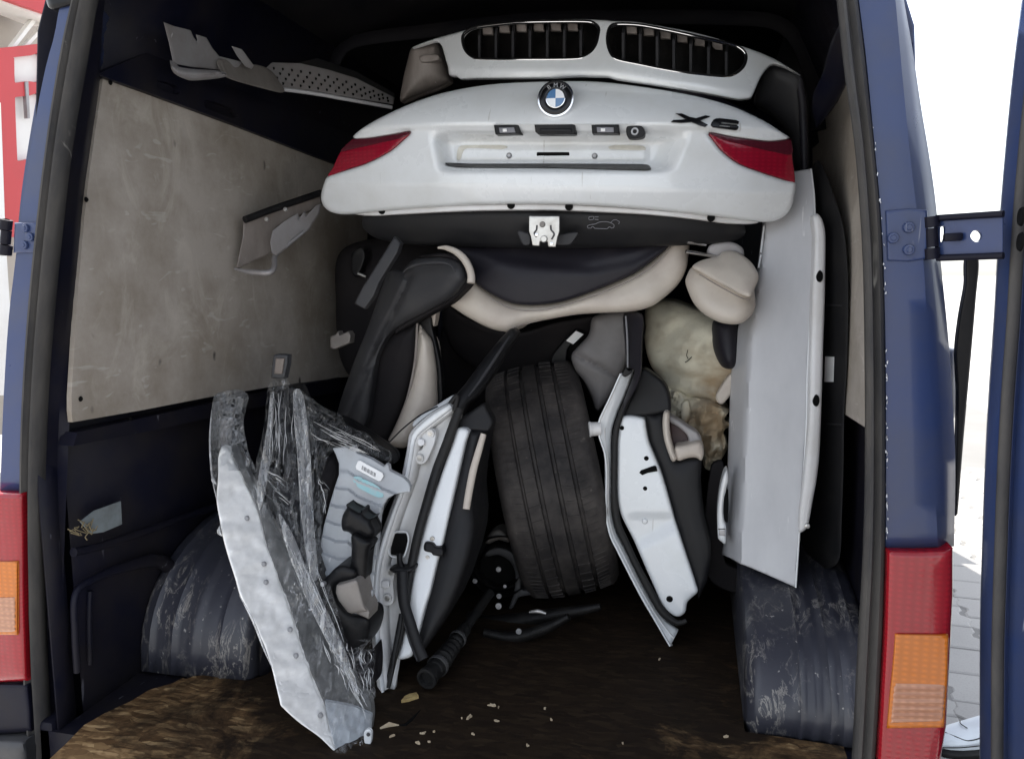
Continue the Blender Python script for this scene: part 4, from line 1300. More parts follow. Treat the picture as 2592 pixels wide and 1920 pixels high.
pp = puff('perforated_plate', [(668, 166), (690, 158), (760, 160), (830, 176), (903, 198), (998, 247), (994, 264), (881, 246), (790, 230), (708, 222), (690, 198)], dpl, M['alu'], ra, thick=.006, r=.002, step=8, sm=False)
puff('top_flange', [(645, 166), (680, 120), (700, 124), (800, 146), (903, 182), (998, 236), (998, 247), (903, 199), (830, 177), (760, 161), (690, 159)], dep((668, 150, .90), (998, 240, 1.16), (690, 124, 1.0)), M['bumperblack'], ra, thick=.006, r=.002, step=8, sm=False)
tube('bright_lip', line([(707, 225), (790, 236), (881, 252), (992, 272)], dpl, 16), .006, M['silver'], ra, n=8)
hl = []
for r_ in range(4):
    for c_ in range(13):
        u = c_ / 13 + (.04 if r_ % 2 else 0)
        top = np.array([690 + 300 * u, 166 + 20 * u + 62 * u * u])
        bot = np.array([708 + 285 * u, 220 + 40 * u])
        q = top + (bot - top) * ((r_ + .6) / 4.4)
        c0 = P(q[0], q[1], float(dpl(q[None])[0]) - .0012)
        hl.append(lathe('h', c0, (-.1, -1, .1), [(.0001, .0006), (.0042, .0006), (.0042, -.001)], M['hole'], None, n=8))
props(merge('perforations', hl, M['hole'], pp), kind='stuff')

# ------------------------------------------------------------------ torn bracket against the left lining
tb = thing('torn_bracket', 'torn grey plastic bracket jutting out against the grimy plywood lining', 'bracket', P(640, 690, .95))
puff('back_face', [(617, 556), (640, 552), (700, 532), (760, 512), (812, 494), (812, 520), (770, 540), (700, 575), (692, 600), (686, 640), (640, 660), (598, 680), (606, 640), (614, 600)], dep((617, 556, .70), (812, 500, .95), (600, 680, .68)), M['dustybrown'], tb, thick=.01, r=.003, step=6, sm=False, label='dark stained back face')
puff('folded_flap', [(690, 584), (720, 560), (752, 540), (756, 556), (770, 534), (774, 548), (800, 520), (812, 516), (806, 540), (780, 580), (750, 606), (716, 632), (697, 646), (688, 640), (684, 612)], dep((690, 584, .72), (812, 516, .92), (690, 645, .70)), M['creamdim'], tb, thick=.006, r=.002, step=6, sm=False)
ptube('lower_lip', [(594, 680), (630, 688), (682, 690), (694, 676), (697, 646), (730, 618), (770, 586)], dep((594, 680, .66), (694, 676, .69), (770, 586, .82)), [.003, .008, .009, .008, .007, .006, .004], M['alu'], tb, k=30)
ptube('edge_bar', [(620, 556), (700, 526), (812, 488)], dep((620, 556, .69), (812, 488, .94)), .010, M['black'], tb)
for q in ((675, 555), (723, 530)): lathe('screw', P(*q, .70 + (q[0] - 675) * .0013), (0, -1, .2), [(.0001, .004), (.006, .003), (.006, -.003)], M['steel'], tb, n=10)

# ------------------------------------------------------------------ front seat with dark grey side shell (left)
s1 = thing('car_seat', 'dark grey car seat with cream side bolster, leaning at the left of the load', 'car seat', P(1000, 1110, .80))
puff('side_shell', [(985, 688), (1000, 683), (1017, 686), (1026, 676), (1042, 660), (1063, 653), (1092, 651), (1120, 651), (1152, 658), (1170, 671), (1178, 692), (1178, 708), (1172, 719), (1155, 740), (1137, 757), (1100, 778), (1063, 797), (1028, 816), (998, 836), (982, 850), (972, 868), (962, 888), (954, 910), (948, 950), (940, 1000), (932, 1060), (905, 1110), (872, 1100), (852, 1064), (860, 1020), (880, 960), (902, 900), (930, 830), (955, 760), (974, 706)],
     dep((1170, 690, .66), (985, 690, .74), (870, 1060, .80)), M['seatgrey'], s1, thick=.06, r=.022, bulge=.018, bw=.05, step=8,
     relief=lambda V: .012 * np.exp(-(((V[:, 0] - 1010) + (V[:, 1] - 760) * .45) / 7) ** 2) * (V[:, 1] > 690) + 0.0)
ptube('shell_crease', [(1021, 690), (1030, 680), (1062, 668), (1118, 664), (1142, 672), (1152, 690)], dep((1021, 690, .655), (1152, 690, .612)), [.0015, .005, .006, .006, .004, .0015], M['seatgrey'], s1, k=24, n=8)
puff('shell_rim', [(1120, 640), (1150, 645), (1175, 658), (1190, 680), (1192, 700), (1186, 722), (1165, 745), (1140, 768), (1100, 790), (1060, 812), (1020, 834), (1000, 846), (1000, 830), (1060, 795), (1130, 756), (1160, 730), (1170, 700), (1160, 670), (1130, 655), (1080, 652), (1060, 648)], dep((1170, 690, .69), (1000, 840, .76)), M['seatdark'], s1, thick=.05, r=.012, bulge=.006, step=7)
puff('backrest', [(1000, 838), (1030, 826), (1058, 812), (1056, 860), (1052, 905), (1040, 965), (1020, 1035), (1003, 1075), (985, 1112), (960, 1130), (900, 1120), (880, 1090), (910, 1080), (935, 1010), (950, 930), (966, 880)], dep((1000, 838, .79), (1050, 900, .79), (900, 1100, .84)), M['seatdark'], s1, thick=.08, r=.02, bulge=.02, step=8)
ptube('piping', [(1056, 818), (1054, 870), (1048, 930), (1030, 1010), (1003, 1078), (985, 1114)], .775, .0035, M['dustybrown'], s1, k=24, n=6)
puff('bolster', [(1058, 816), (1070, 830), (1094, 864), (1099, 895), (1105, 936), (1106, 985), (1106, 1025), (1090, 1050), (1060, 1090), (1030, 1130), (1005, 1132), (985, 1118), (1003, 1078), (1024, 1022), (1040, 965), (1050, 905), (1055, 860)], dep((1058, 816, .80), (1106, 985, .80), (990, 1118, .74)), M['cream'], s1, thick=.06, r=.018, bulge=.02, step=8, label='cream leather side bolster')
puff('cream_sliver', [(1090, 790), (1106, 780), (1104, 800), (1098, 826), (1092, 806)], .83, M['cream'], s1, thick=.03, r=.004, step=5)
puff('belt', [(1062, 812), (1088, 800), (1094, 830), (1104, 870), (1116, 930), (1120, 1010), (1108, 1024), (1106, 940), (1094, 862), (1074, 836)], .82, M['black'], s1, thick=.02, r=.004, step=7)
lv = puff('plastic_bar', [(998, 598), (1014, 615), (1006, 640), (960, 715), (946, 750), (923, 782), (897, 768), (915, 732), (960, 660)], dep((1000, 600, .64), (905, 775, .60)), M['seatgrey'], None, thick=.022, r=.004, step=7, sm=False, base=P(910, 775, .62))
props(lv, 'flat grey plastic bar leaning beside the dark grey seat shell', 'plastic bar')
gb = puff('small_bracket', [(836, 852), (850, 846), (856, 838), (860, 848), (882, 838), (888, 848), (886, 868), (846, 884), (836, 880)], .85, M['greybox'], None, thick=.03, r=.004, step=5, sm=False, base=P(850, 885, .86))
props(gb, 'small grey plastic bracket behind the left end of the dark seat', 'bracket')
jk = thing('folded_seat', 'dark folded seat in shadow behind the grey seat shell', 'car seat', P(960, 700, 1.15))
puff('backrest', [(860, 640), (960, 600), (1060, 600), (1140, 600), (1150, 680), (1060, 760), (960, 900), (900, 960), (860, 900), (850, 760)], dep((860, 640, 1.1), (1140, 600, 1.05)), M['seatdark'], jk, thick=.15, r=.04, bulge=.04, step=12)
puff('recliner', [(890, 640), (915, 625), (925, 650), (905, 700), (890, 690)], 1.0, M['black'], jk, thick=.03, r=.006, step=6)
tube('rod', Pn([(906, 692), (926, 700)], .98), .004, M['steel'], jk, n=8)

# ------------------------------------------------------------------ seat lying across, cream border and headrest
s2 = thing('car_seat', 'car seat with dark back panel, cream leather border and headrest, lying crosswise', 'car seat', P(1420, 830, .85))
d2 = dep((1150, 640, .80), (1720, 640, .80), (1400, 830, .74))
puff('back_shell', [(1120, 606), (1200, 600), (1420, 596), (1690, 596), (1700, 605), (1690, 626), (1660, 652), (1600, 694), (1500, 737), (1440, 758), (1395, 768), (1340, 772), (1292, 766), (1235, 738), (1195, 706), (1192, 676), (1172, 645), (1140, 626)], d2, M['navyshell'], s2, thick=.08, r=.01, bulge=.03, bw=.10, step=8,
     relief=lambda V: -.012 * ss(-14, 14, V[:, 1] - np.interp(V[:, 0], [1170, 1300, 1420, 1500, 1600, 1690], [628, 660, 678, 684, 666, 620])))
puff('cushion_edge', [(1192, 706), (1195, 690), (1206, 706), (1235, 734), (1292, 762), (1340, 768), (1395, 764), (1440, 754), (1500, 733), (1600, 690), (1660, 648), (1690, 612), (1696, 598), (1742, 606), (1742, 640), (1736, 682), (1712, 724), (1662, 768), (1630, 782), (1590, 789), (1520, 792), (1460, 796), (1400, 806), (1345, 817), (1318, 826), (1304, 836), (1282, 840), (1240, 831), (1185, 803), (1150, 780), (1132, 764), (1150, 744), (1168, 728), (1180, 712)],
     d2, M['cream'], s2, thick=.10, r=.022, bulge=.014, step=8, relief=lambda V: .018 + .004 * np.sin(V[:, 0] / 23) * np.sin(V[:, 1] / 31), label='cream leather border')
ptube('cream_piping', [(1109, 627), (1128, 627), (1152, 636), (1172, 652), (1186, 674), (1193, 698), (1192, 716)], dep((1109, 627, .69), (1192, 716, .645)), [.003, .007, .009, .010, .010, .010, .011], M['cream'], s2, k=30)
ptube('seam', [(1206, 722), (1240, 752), (1292, 780), (1345, 786), (1400, 780), (1500, 750), (1600, 708), (1660, 668), (1700, 620)], lambda p: d2(p) - .0005, .0012, M['dustybrown'], s2, k=60, n=5)
ptube('seam', [(1290, 838), (1300, 828), (1318, 822), (1360, 812)], dep(.722), .0015, M['dustybrown'], s2, n=6)
puff('underside', [(1130, 770), (1180, 802), (1300, 840), (1420, 812), (1600, 792), (1640, 860), (1560, 960), (1300, 980), (1160, 900), (1120, 820)], dep((1130, 770, .94), (1600, 800, .99), (1300, 980, 1.15)), M['seatdark'], s2, thick=.08, r=.02, step=12)
for a_, b_ in (((1738, 612), (1786, 619)), ((1736, 636), (1822, 650))):
    tube('headrest_post', Pn([a_, b_], [.76, .80]), .005, M['chrome'], s2, n=10)
hr = puff('headrest', [(1735, 712), (1742, 690), (1752, 676), (1790, 668), (1850, 672), (1900, 700), (1910, 740), (1912, 758), (1912, 778), (1901, 800), (1881, 816), (1856, 821), (1820, 815), (1784, 796), (1758, 770), (1742, 738)], dep((1740, 720, .755), (1915, 770, .705), (1830, 815, .69)), M['cream'], s2, thick=.09, r=.024, bulge=.020, bw=.05, step=6)
puff('headrest_top', [(1752, 676), (1768, 662), (1800, 652), (1818, 648), (1828, 638), (1850, 634), (1874, 642), (1902, 664), (1918, 690), (1920, 706), (1912, 726), (1901, 750), (1880, 748), (1842, 728), (1796, 703), (1770, 688)], dep((1760, 680, .735), (1915, 700, .68), (1840, 730, .665)), M['cream'], hr, thick=.09, r=.012, bulge=.014, bw=.06, step=6)
ptube('seam', [(1770, 694), (1800, 712), (1842, 736), (1880, 755), (1900, 758)], .655, .0018, M['dustybrown'], hr, k=24, n=6)
puff('headrest_base', [(1800, 618), (1850, 612), (1880, 628), (1880, 650), (1850, 640), (1815, 650), (1790, 640)], .79, M['creamdim'], hr, thick=.06, r=.01)

# ------------------------------------------------------------------ seat behind the tyre
s3 = thing('car_seat', 'dark seat with grey leather bolster standing behind the tyre', 'car seat', P(1450, 1080, 1.25))
puff('cushion', [(1140, 800), (1260, 800), (1420, 810), (1470, 800), (1580, 790), (1600, 860), (1580, 1000), (1500, 1100), (1300, 1120), (1180, 1080), (1120, 980), (1110, 880)], dep((1140, 800, 1.25), (1600, 800, 1.25), (1300, 1100, 1.3)), M['seatdark'], s3, thick=.2, r=.03, bulge=.02, step=12)
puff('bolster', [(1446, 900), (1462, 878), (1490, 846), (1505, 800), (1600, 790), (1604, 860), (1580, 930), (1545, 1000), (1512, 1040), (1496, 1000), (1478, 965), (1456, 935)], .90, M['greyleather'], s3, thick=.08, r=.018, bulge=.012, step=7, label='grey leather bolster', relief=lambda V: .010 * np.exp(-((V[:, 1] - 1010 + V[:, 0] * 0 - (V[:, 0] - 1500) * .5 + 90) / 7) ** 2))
puff('bolster', [(1470, 960), (1500, 930), (1560, 880), (1586, 840), (1590, 930), (1560, 1000), (1520, 1050), (1498, 1010)], 1.03, M['seatgrey'], s3, thick=.06, r=.02, bulge=.02, step=8)
bk = puff('buckle', [(1428, 858), (1456, 832), (1482, 842), (1452, 876)], 1.0, M['black'], s3, thick=.03, r=.005, step=5, sm=False)
puff('sticker', [(1433, 862), (1458, 837), (1477, 846), (1451, 871)], .992, M['label'], bk, thick=.002, r=0, step=5, sm=False)
puff('strap', [(1420, 870), (1446, 840), (1470, 815), (1496, 812), (1500, 826), (1480, 845), (1440, 880), (1430, 930), (1396, 930), (1398, 900)], 1.03, M['black'], s3, thick=.02, r=.005, step=6)

# ------------------------------------------------------------------ foam block
fo_ = thing('seat_foam', 'yellow stained seat foam block, torn at the bottom, beside the grey panel', 'foam', P(1760, 1200, 1.0))
puff('foam_block', [(1640, 770), (1700, 760), (1760, 780), (1830, 800), (1880, 850), (1890, 920), (1880, 960), (1850, 985), (1830, 1010), (1812, 1024), (1790, 1012), (1740, 1006), (1700, 990), (1680, 965), (1650, 930), (1634, 880), (1630, 820)], dep((1640, 770, 1.02), (1860, 900, .92), (1750, 1010, .92)), M['foam'], fo_, thick=.18, r=.04, bulge=.03, bw=.08, step=9,
     relief=lambda V: .03 * np.exp(-((V[:, 1] - 962 - (V[:, 0] - 1750) * .12) / 24) ** 2) + wrinkle(V, 90, .02, 1.0))
puff('torn_foam', [(1690, 980), (1740, 1000), (1800, 1012), (1826, 1026), (1846, 1038), (1834, 1060), (1850, 1074), (1832, 1092), (1842, 1130), (1822, 1168), (1800, 1190), (1782, 1180), (1772, 1130), (1752, 1096), (1724, 1078), (1700, 1072), (1690, 1030)], dep((1690, 980, .95), (1830, 1040, .90)), M['foam'], fo_, thick=.10, r=.012, bulge=.02, step=7,
     relief=lambda V: wrinkle(V, 26, .03, .8), label='torn grey lower edge')
puff('foam_rib', [(1726, 1020), (1742, 1014), (1748, 1040), (1738, 1072), (1724, 1066)], .89, M['foam'], fo_, thick=.03, r=.01)
puff('foam_arm', [(1812, 1000), (1850, 945), (1870, 950), (1866, 975), (1830, 1022), (1816, 1018)], .88, M['cream'], fo_, thick=.04, r=.008)
ptube('wire', [(1741, 885), (1738, 900), (1742, 908)], .90, .0011, M['hole'], fo_, n=6)
ptube('wire', [(1751, 903), (1742, 912), (1734, 917)], .90, .0014, M['hole'], fo_, n=6)
dc = puff('rounded_cap', [(1805, 815), (1830, 805), (1862, 812), (1872, 860), (1868, 920), (1850, 934), (1826, 926), (1808, 890), (1802, 850)], dep((1805, 815, .90), (1870, 860, .86)), M['navyshell'], None, thick=.05, r=.025, bulge=.02, step=7, base=P(1840, 930, .88))
props(dc, 'rounded blue black plastic cap wedged between the foam and the tall grey panel', 'plastic cap')

# ------------------------------------------------------------------ tyre
TC = P(1398, 1228, 1.0)
TC[2] = FZ + .352
ty = thing('tyre', 'large worn dirty tyre standing on the floor between the two car doors', 'tyre', (TC[0], TC[1], FZ))
tilt = math.radians(12.0)
tax = np.array([math.cos(tilt) * .985, .19, math.sin(tilt)])
tax /= np.linalg.norm(tax)
Rt, Wt = .355, .140
prof = [(.20, -.10), (.235, -.118), (.27, -.138), (.30, -.142), (.32, -.140), (.337, -.130), (.346, -.118)]
xs_t = np.linspace(-.106, .106, 60)
for x in xs_t:
    crown = Rt - .012 * (abs(x) / .118) ** 2.4
    gd = 0
    for gx in (-.072, -.026, .024, .070):
        if abs(x - gx) < .0052: gd = .009
    prof.append((crown - gd, x))
prof += [(.346, .118), (.337, .130), (.32, .140), (.30, .142), (.27, .138), (.235, .118), (.20, .10)]
lathe('tread', TC, tax, prof, M['tyre'], ty, n=96)
TM = frame_m(TC, tax)
# sipes across the shoulders: thin raised ribs and dark cuts, all of the tread pattern
sv, sf = [], []
for i in range(110):
    a0 = 2 * math.pi * i / 110
    for x0, x1, da in ((-.118, -.078, .02), (.076, .118, -.02), (-.066, -.032, -.012), (.030, .064, .012)):
        if abs(x0) < .07 and i % 2: continue
        s0 = len(sv)
        for (x, a) in ((x0, a0), (x1, a0 + da)):
            rr = Rt - .012 * (abs(x) / .118) ** 2.4
            for da2, dr in ((-.0085, -.002), (-.006, .0022), (.006, .0022), (.0085, -.002)):
                sv.append(TM @ Vector(((rr + dr) * math.cos(a + da2), (rr + dr) * math.sin(a + da2), x)))
        sf += [(s0 + k_, s0 + k_ + 1, s0 + k_ + 5, s0 + k_ + 4) for k_ in range(3)]
props(put('tread_ribs', mk(sv, sf), M['tyre'], ty, smooth=False), kind='stuff')
lathe('rim', TC, tax, [(.205, -.10), (.19, -.09), (.185, -.02), (.18, .05), (.06, .06), (.03, .07), (.0001, .07)], M['alu'], ty, n=40)

# ------------------------------------------------------------------ axle parts under the tyre
ax_ = thing('suspension_arm', 'oily black suspension hub and arm on the floor below the tyre', 'suspension part', P(1270, 1560, .80))
hc = P(1268, 1425, .80)
lathe('hub', hc, (.25, -1, .15), [(.060, .05), (.060, -.02), (.070, -.028), (.082, -.02), (.086, .0), (.086, .05)], M['dirtysteel'], ax_, n=32)
lathe('hub_face', hc, (.25, -1, .15), [(.0001, .0), (.02, .004), (.03, -.004), (.062, -.01)], M['hole'], ax_, n=24)
for q, rr in (((1262, 1440), .0075), ((1263, 1508), .0075), ((1262, 1533), .0085), ((1278, 1483), .005), ((1313, 1597), .008), ((1202, 1470), .007)):
    bolt(P(*q, .715 if q[1] < 1520 else .60), (0, -1, .1), rr, M['boltgrey'], ax_)
puff('knuckle', [(1238, 1350), (1262, 1338), (1284, 1352), (1288, 1372), (1262, 1366), (1240, 1376), (1228, 1372)], .80, M['greybox'], ax_, thick=.05, r=.01, bulge=.008)
puff('caliper', [(1228, 1395), (1262, 1384), (1300, 1400), (1318, 1440), (1320, 1490), (1340, 1490), (1344, 1504), (1312, 1512), (1300, 1535), (1288, 1540), (1300, 1500), (1304, 1450), (1290, 1420), (1262, 1404), (1230, 1408)], .775, M['bumperblack'], ax_, thick=.04, r=.008, step=6)
ptube('arm', [(1180, 1565), (1240, 1580), (1320, 1570), (1400, 1556), (1470, 1544), (1520, 1534)], .74, [.022, .028, .024, .02, .016, .010], M['dirtysteel'], ax_, k=24)
ptube('arm', [(1225, 1600), (1300, 1612), (1380, 1590), (1440, 1560)], .62, [.012, .017, .015, .010], M['dirtysteel'], ax_, k=20)
ptube('link', [(1340, 1548), (1362, 1546), (1382, 1552)], .66, [.003, .006, .003], M['steel'], ax_, k=10)
sh = thing('drive_shaft', 'black drive shaft with rubber boot lying on the floor beside the left car door', 'drive shaft', P(1090, 1725, .42))
spine = np.array([PZ(1240, 1500, FZ + .09), PZ(1195, 1565, FZ + .07), PZ(1150, 1628, FZ + .05), PZ(1112, 1680, FZ + .042), PZ(1084, 1712, FZ + .038)])
def shaft_pts(k):
    t = np.linspace(0, 1, len(spine)); u = np.linspace(0, 1, k)
    return np.c_[[np.interp(u, t, spine[:, i]) for i in range(3)]].T
sp = shaft_pts(80)
rr = []
for i in range(80):
    u = i / 79
    r0 = .020 if u < .35 else .026 + .010 * math.sin((u - .35) * math.pi / .65 * .6)
    if .42 < u < .80: r0 += .004 * math.sin(u * 120)
    if u > .88: r0 = .032
    rr.append(r0 * .66)
tube('boot', sp, rr, M['rubber'], sh, n=20)
edir = spine[-1] - spine[-2]; edir = edir / np.linalg.norm(edir)
SK = .70
lathe('socket', spine[-1], edir, [(.031 * SK, -.03), (.033 * SK, -.01), (.036 * SK, .0), (.036 * SK, .010), (.026 * SK, .011), (.023 * SK, .004), (.022 * SK, -.02), (.0001, -.022)], M['rubber'], sh, n=28)
lathe('clamp', sp[62], edir, [(.0255, -.006), (.0268, -.005), (.0268, .005), (.0255, .006)], M['bumperblack'], sh, n=24)
lathe('clamp', sp[36], edir, [(.021, -.005), (.023, -.004), (.023, .004), (.021, .005)], M['bumperblack'], sh, n=24)

# ------------------------------------------------------------------ left car door, seen on its hinge edge
d1 = thing('car_door', 'white car door standing on end with bolted hinges, left of the tyre', 'car door', P(985, 1750, .29))
dA = dep((965, 1750, .285), (1150, 1030, .56))
def DA(o): return lambda p: dA(p) + o
lipL = [(1139, 1020), (1090, 1050), (1050, 1086), (1040, 1104), (1036, 1136), (1023, 1201), (1009, 1246), (983, 1315), (956, 1396), (946, 1447), (942, 1497), (945, 1560), (947, 1610), (955, 1690), (961, 1738), (967, 1752)]
lipR = [(1146, 1033), (1100, 1068), (1060, 1100), (1052, 1116), (1046, 1150), (1034, 1213), (1020, 1252), (996, 1318), (972, 1398), (962, 1449), (959, 1497), (960, 1560), (961, 1610), (968, 1690), (973, 1730), (974, 1746)]
slL = [(1156, 1034), (1140, 1076), (1124, 1120), (1098, 1189), (1071, 1281), (1052, 1350), (1036, 1426), (1026, 1490), (1018, 1560), (1004, 1620), (994, 1660), (986, 1700), (978, 1740)]
slR = [(1172, 1040), (1158, 1076), (1142, 1120), (1115, 1196), (1087, 1281), (1067, 1350), (1050, 1426), (1038, 1490), (1028, 1556), (1014, 1625), (1004, 1660), (996, 1700), (988, 1740)]
wfR = [(1187, 1089), (1179, 1120), (1161, 1200), (1140, 1292), (1119, 1384), (1108, 1419), (1089, 1499), (1076, 1540), (1063, 1592), (1050, 1640), (1041, 1661)]
wfL = [(1160, 1083), (1146, 1120), (1118, 1196), (1090, 1281), (1070, 1350), (1053, 1426), (1040, 1490), (1030, 1556), (1018, 1625), (1012, 1648), (1008, 1668)]
trR = [(1222, 1089), (1214, 1120), (1200, 1200), (1196, 1260), (1201, 1320), (1198, 1361), (1187, 1410), (1160, 1490), (1136, 1545), (1100, 1605), (1078, 1640)]
strip('outer_lip', lipL, lipR, DA(-.006), DA(-.004), M['white'], d1, n=50, mid=.005, thick=.006)
body = strip('jamb', [(x + 6, y) for x, y in lipR[:-1]] + [(980, 1746)], slL, DA(.02), DA(.012), M['jamb'], d1, n=60, mid=-.012, thick=.02, k=9)
lipw = line([(x - 1, y) for x, y in lipR], DA(-.003), 50)
loft('outer_skin', [line(lipL, DA(-.006), 50), line([(x - 6, y) for x, y in lipL], DA(.02), 50), line([(x - 4, y + 4) for x, y in lipL], DA(.55), 50)], M['whitedull'], d1, thick=.004)
loft('lip_return', [lipw, lipw + np.array([.012, .03, 0])], M['jamb'], d1, thick=.004)
tube('weather_strip', line([((a[0] + b[0]) / 2, a[1]) for a, b in zip(slL, slR)], DA(-.006), 60), list(np.interp(np.linspace(0, 1, 60), [0, .8, 1], [.0115, .0095, .005])), M['rubber'], d1, n=12, flat=.8)
ptube('weather_strip_lip', [(a[0] - 1, a[1]) for a in slL], DA(.004), .004, M['black'], d1, k=50, n=8)
wf = puff('shut_face', wfL[:1] + wfR + wfL[::-1][:-1], DA(.0), M['white'], d1, thick=.05, r=.008, step=8, bulge=.003,
          relief=lambda V: .004 * np.exp(-((V[:, 1] - 1325) / 60) ** 2))
puff('inner_trim', [(1187, 1089), (1222, 1089), (1214, 1120), (1200, 1200), (1196, 1250), (1201, 1320), (1198, 1361), (1187, 1410), (1160, 1490), (1136, 1545), (1100, 1605), (1078, 1640), (1040, 1664), (1064, 1592), (1090, 1499), (1108, 1419), (1120, 1384), (1141, 1292), (1162, 1200), (1180, 1120)], DA(.012), M['trim'], d1, thick=.14, r=.012, step=8, bulge=.01, bw=.04, sm=False)
ptube('pull_handle', [(1224, 1098), (1212, 1140), (1198, 1190), (1188, 1240), (1180, 1288)], DA(-.004), [.0075, .009, .0095, .0095, .009], M['cream'], d1, k=30, flat=.8)
puff('mirror_sail', [(1184, 1046), (1223, 1022), (1236, 1040), (1248, 1064), (1244, 1080), (1234, 1092), (1200, 1090), (1176, 1088), (1160, 1078), (1168, 1054)], DA(.02), M['trim'], d1, thick=.03, r=.008, step=6)
wfm = puff('window_frame', [(1150, 1006), (1180, 968), (1215, 920), (1250, 876), (1281, 842), (1296, 830), (1312, 844), (1290, 880), (1245, 954), (1210, 1000), (1183, 1026), (1170, 1050), (1158, 1056), (1148, 1034)], dep((1150, 1030, .56), (1290, 840, .70)), M['black'], d1, thick=.03, r=.012, step=7, bulge=.006)
ptube('frame_bead', [(1186, 1002), (1216, 962), (1250, 912), (1290, 850)], dep((1150, 1030, .545), (1290, 840, .685)), [.002, .0045, .0045, .002], M['seatgrey'], wfm, k=24, n=8)  # paler bead paints in the highlight along the frame edge
ptube('frame_seal', [(1140, 1020), (1158, 1000), (1150, 1040)], DA(-.01), .006, M['rubber'], d1, n=8)
puff('glass_channel', [(1146, 1000), (1138, 1016), (1104, 1036), (1070, 1060), (1046, 1080), (1046, 1068), (1072, 1046), (1110, 1022)], DA(.02), M['greyplastic'], d1, thick=.01, r=.002, step=5)
ptube('channel_lip', [(1108, 1028), (1064, 1050), (1020, 1084), (984, 1120)], DA(.02), .0022, M['black'], d1, k=24, n=6)
puff('arch_trim', [(1006, 1248), (990, 1262), (974, 1290), (964, 1330), (956, 1400), (946, 1447), (940, 1500), (944, 1600), (952, 1690), (950, 1690), (938, 1600), (932, 1500), (938, 1420), (946, 1340), (954, 1300), (968, 1272), (984, 1254)], DA(.03), M['plate'], d1, thick=.05, r=.004, step=5)
# hinges with bolts, cable opening, check strap
def hingeplate(pts, bolts, knob):
    g = puff('hinge', pts, lambda p: dA(p) + .006, M['jamb'], d1, thick=.014, r=.003, step=5)
    for q in bolts:
        c = P(q[0], q[1], float(dA(np.array([q], float))[0]) + .003)
        lathe('washer', c, (0, -1, 0), [(.006, .001), (.010, .0015), (.0115, -.002), (.0115, -.006)], M['jamb'], g, n=18)
        bolt(c, (0, -1, 0), .0068, M['steel'], g)
    puff('pin_block', knob, lambda p: dA(p) - .004, M['whitedull'], g, thick=.02, r=.003, step=5)
    return g
hingeplate([(1078, 1085), (1098, 1084), (1104, 1094), (1101, 1118), (1092, 1142), (1078, 1169), (1064, 1175), (1052, 1168), (1049, 1156), (1056, 1142), (1066, 1138), (1072, 1124), (1066, 1110), (1070, 1094)],
           [(1089, 1097), (1062, 1160)], [(1056, 1112), (1068, 1110), (1075, 1116), (1073, 1126), (1060, 1128)])
hingeplate([(972, 1437), (1000, 1437), (999, 1458), (996, 1470), (995, 1526), (963, 1528), (966, 1494), (968, 1462)],
           [(989, 1448), (980, 1514)], [(966, 1470), (984, 1470), (984, 1486), (966, 1486)])
oct_ = [(1000, 1350), (1027, 1350), (1031, 1368), (1020, 1404), (1006, 1406), (990, 1401), (989, 1379)]
puff('cable_opening', oct_, DA(.010), M['hole'], d1, thick=.003, r=.0, step=5, sm=False)
cpt = [(1010, 1345)] + [(1029, 1347), (1034, 1368), (1022, 1408), (1004, 1410), (987, 1404), (985, 1379), (998, 1347)]
ptube('opening_rim', cpt + [cpt[0]], DA(.006), .0022, M['white'], d1, k=60, n=6)
stp = thing('cable_boot', 'grey black rubber cable boot hanging out of the opening in the left car door', 'rubber boot', P(1070, 1672, .30))
puff('flange', [(985, 1440), (1000, 1432), (1030, 1434), (1052, 1430), (1053, 1436), (1042, 1448), (1020, 1452), (1000, 1450)], DA(-.018), M['trim'], stp, thick=.02, r=.006, step=5, bulge=.004)
ptube('neck', [(1012, 1400), (1012, 1420), (1016, 1436)], DA(-.008), [.008, .007, .010], M['black'], stp, k=12)
ptube('sleeve', [(1018, 1446), (1020, 1490), (1024, 1530), (1040, 1580), (1056, 1630), (1072, 1668)], DA(-.022), [.015, .0155, .014, .0135, .0135, .014], M['trim'], stp, k=34, flat=.7)
ptube('sleeve_rib', [(1024, 1574), (1040, 1620), (1060, 1670)], DA(-.020), [.003, .006, .006], M['seatgrey'], stp, k=20)
ptube('lower_strap', [(1016, 1552), (1008, 1600), (998, 1650), (992, 1690)], DA(-.012), [.006, .007, .006, .005], M['black'], stp, k=20, flat=.6)
ck = puff('check_arm', [(1076, 1372), (1096, 1374), (1102, 1382), (1120, 1386), (1120, 1406), (1096, 1404), (1092, 1398), (1074, 1392)], DA(-.012), M['black'], d1, thick=.03, r=.005, step=4)
for q in ((1094, 1363), (1082, 1411)): bolt(P(*q, float(dA(np.array([q], float))[0]) - .001), (0, -1, 0), .0062, M['steel'], d1)

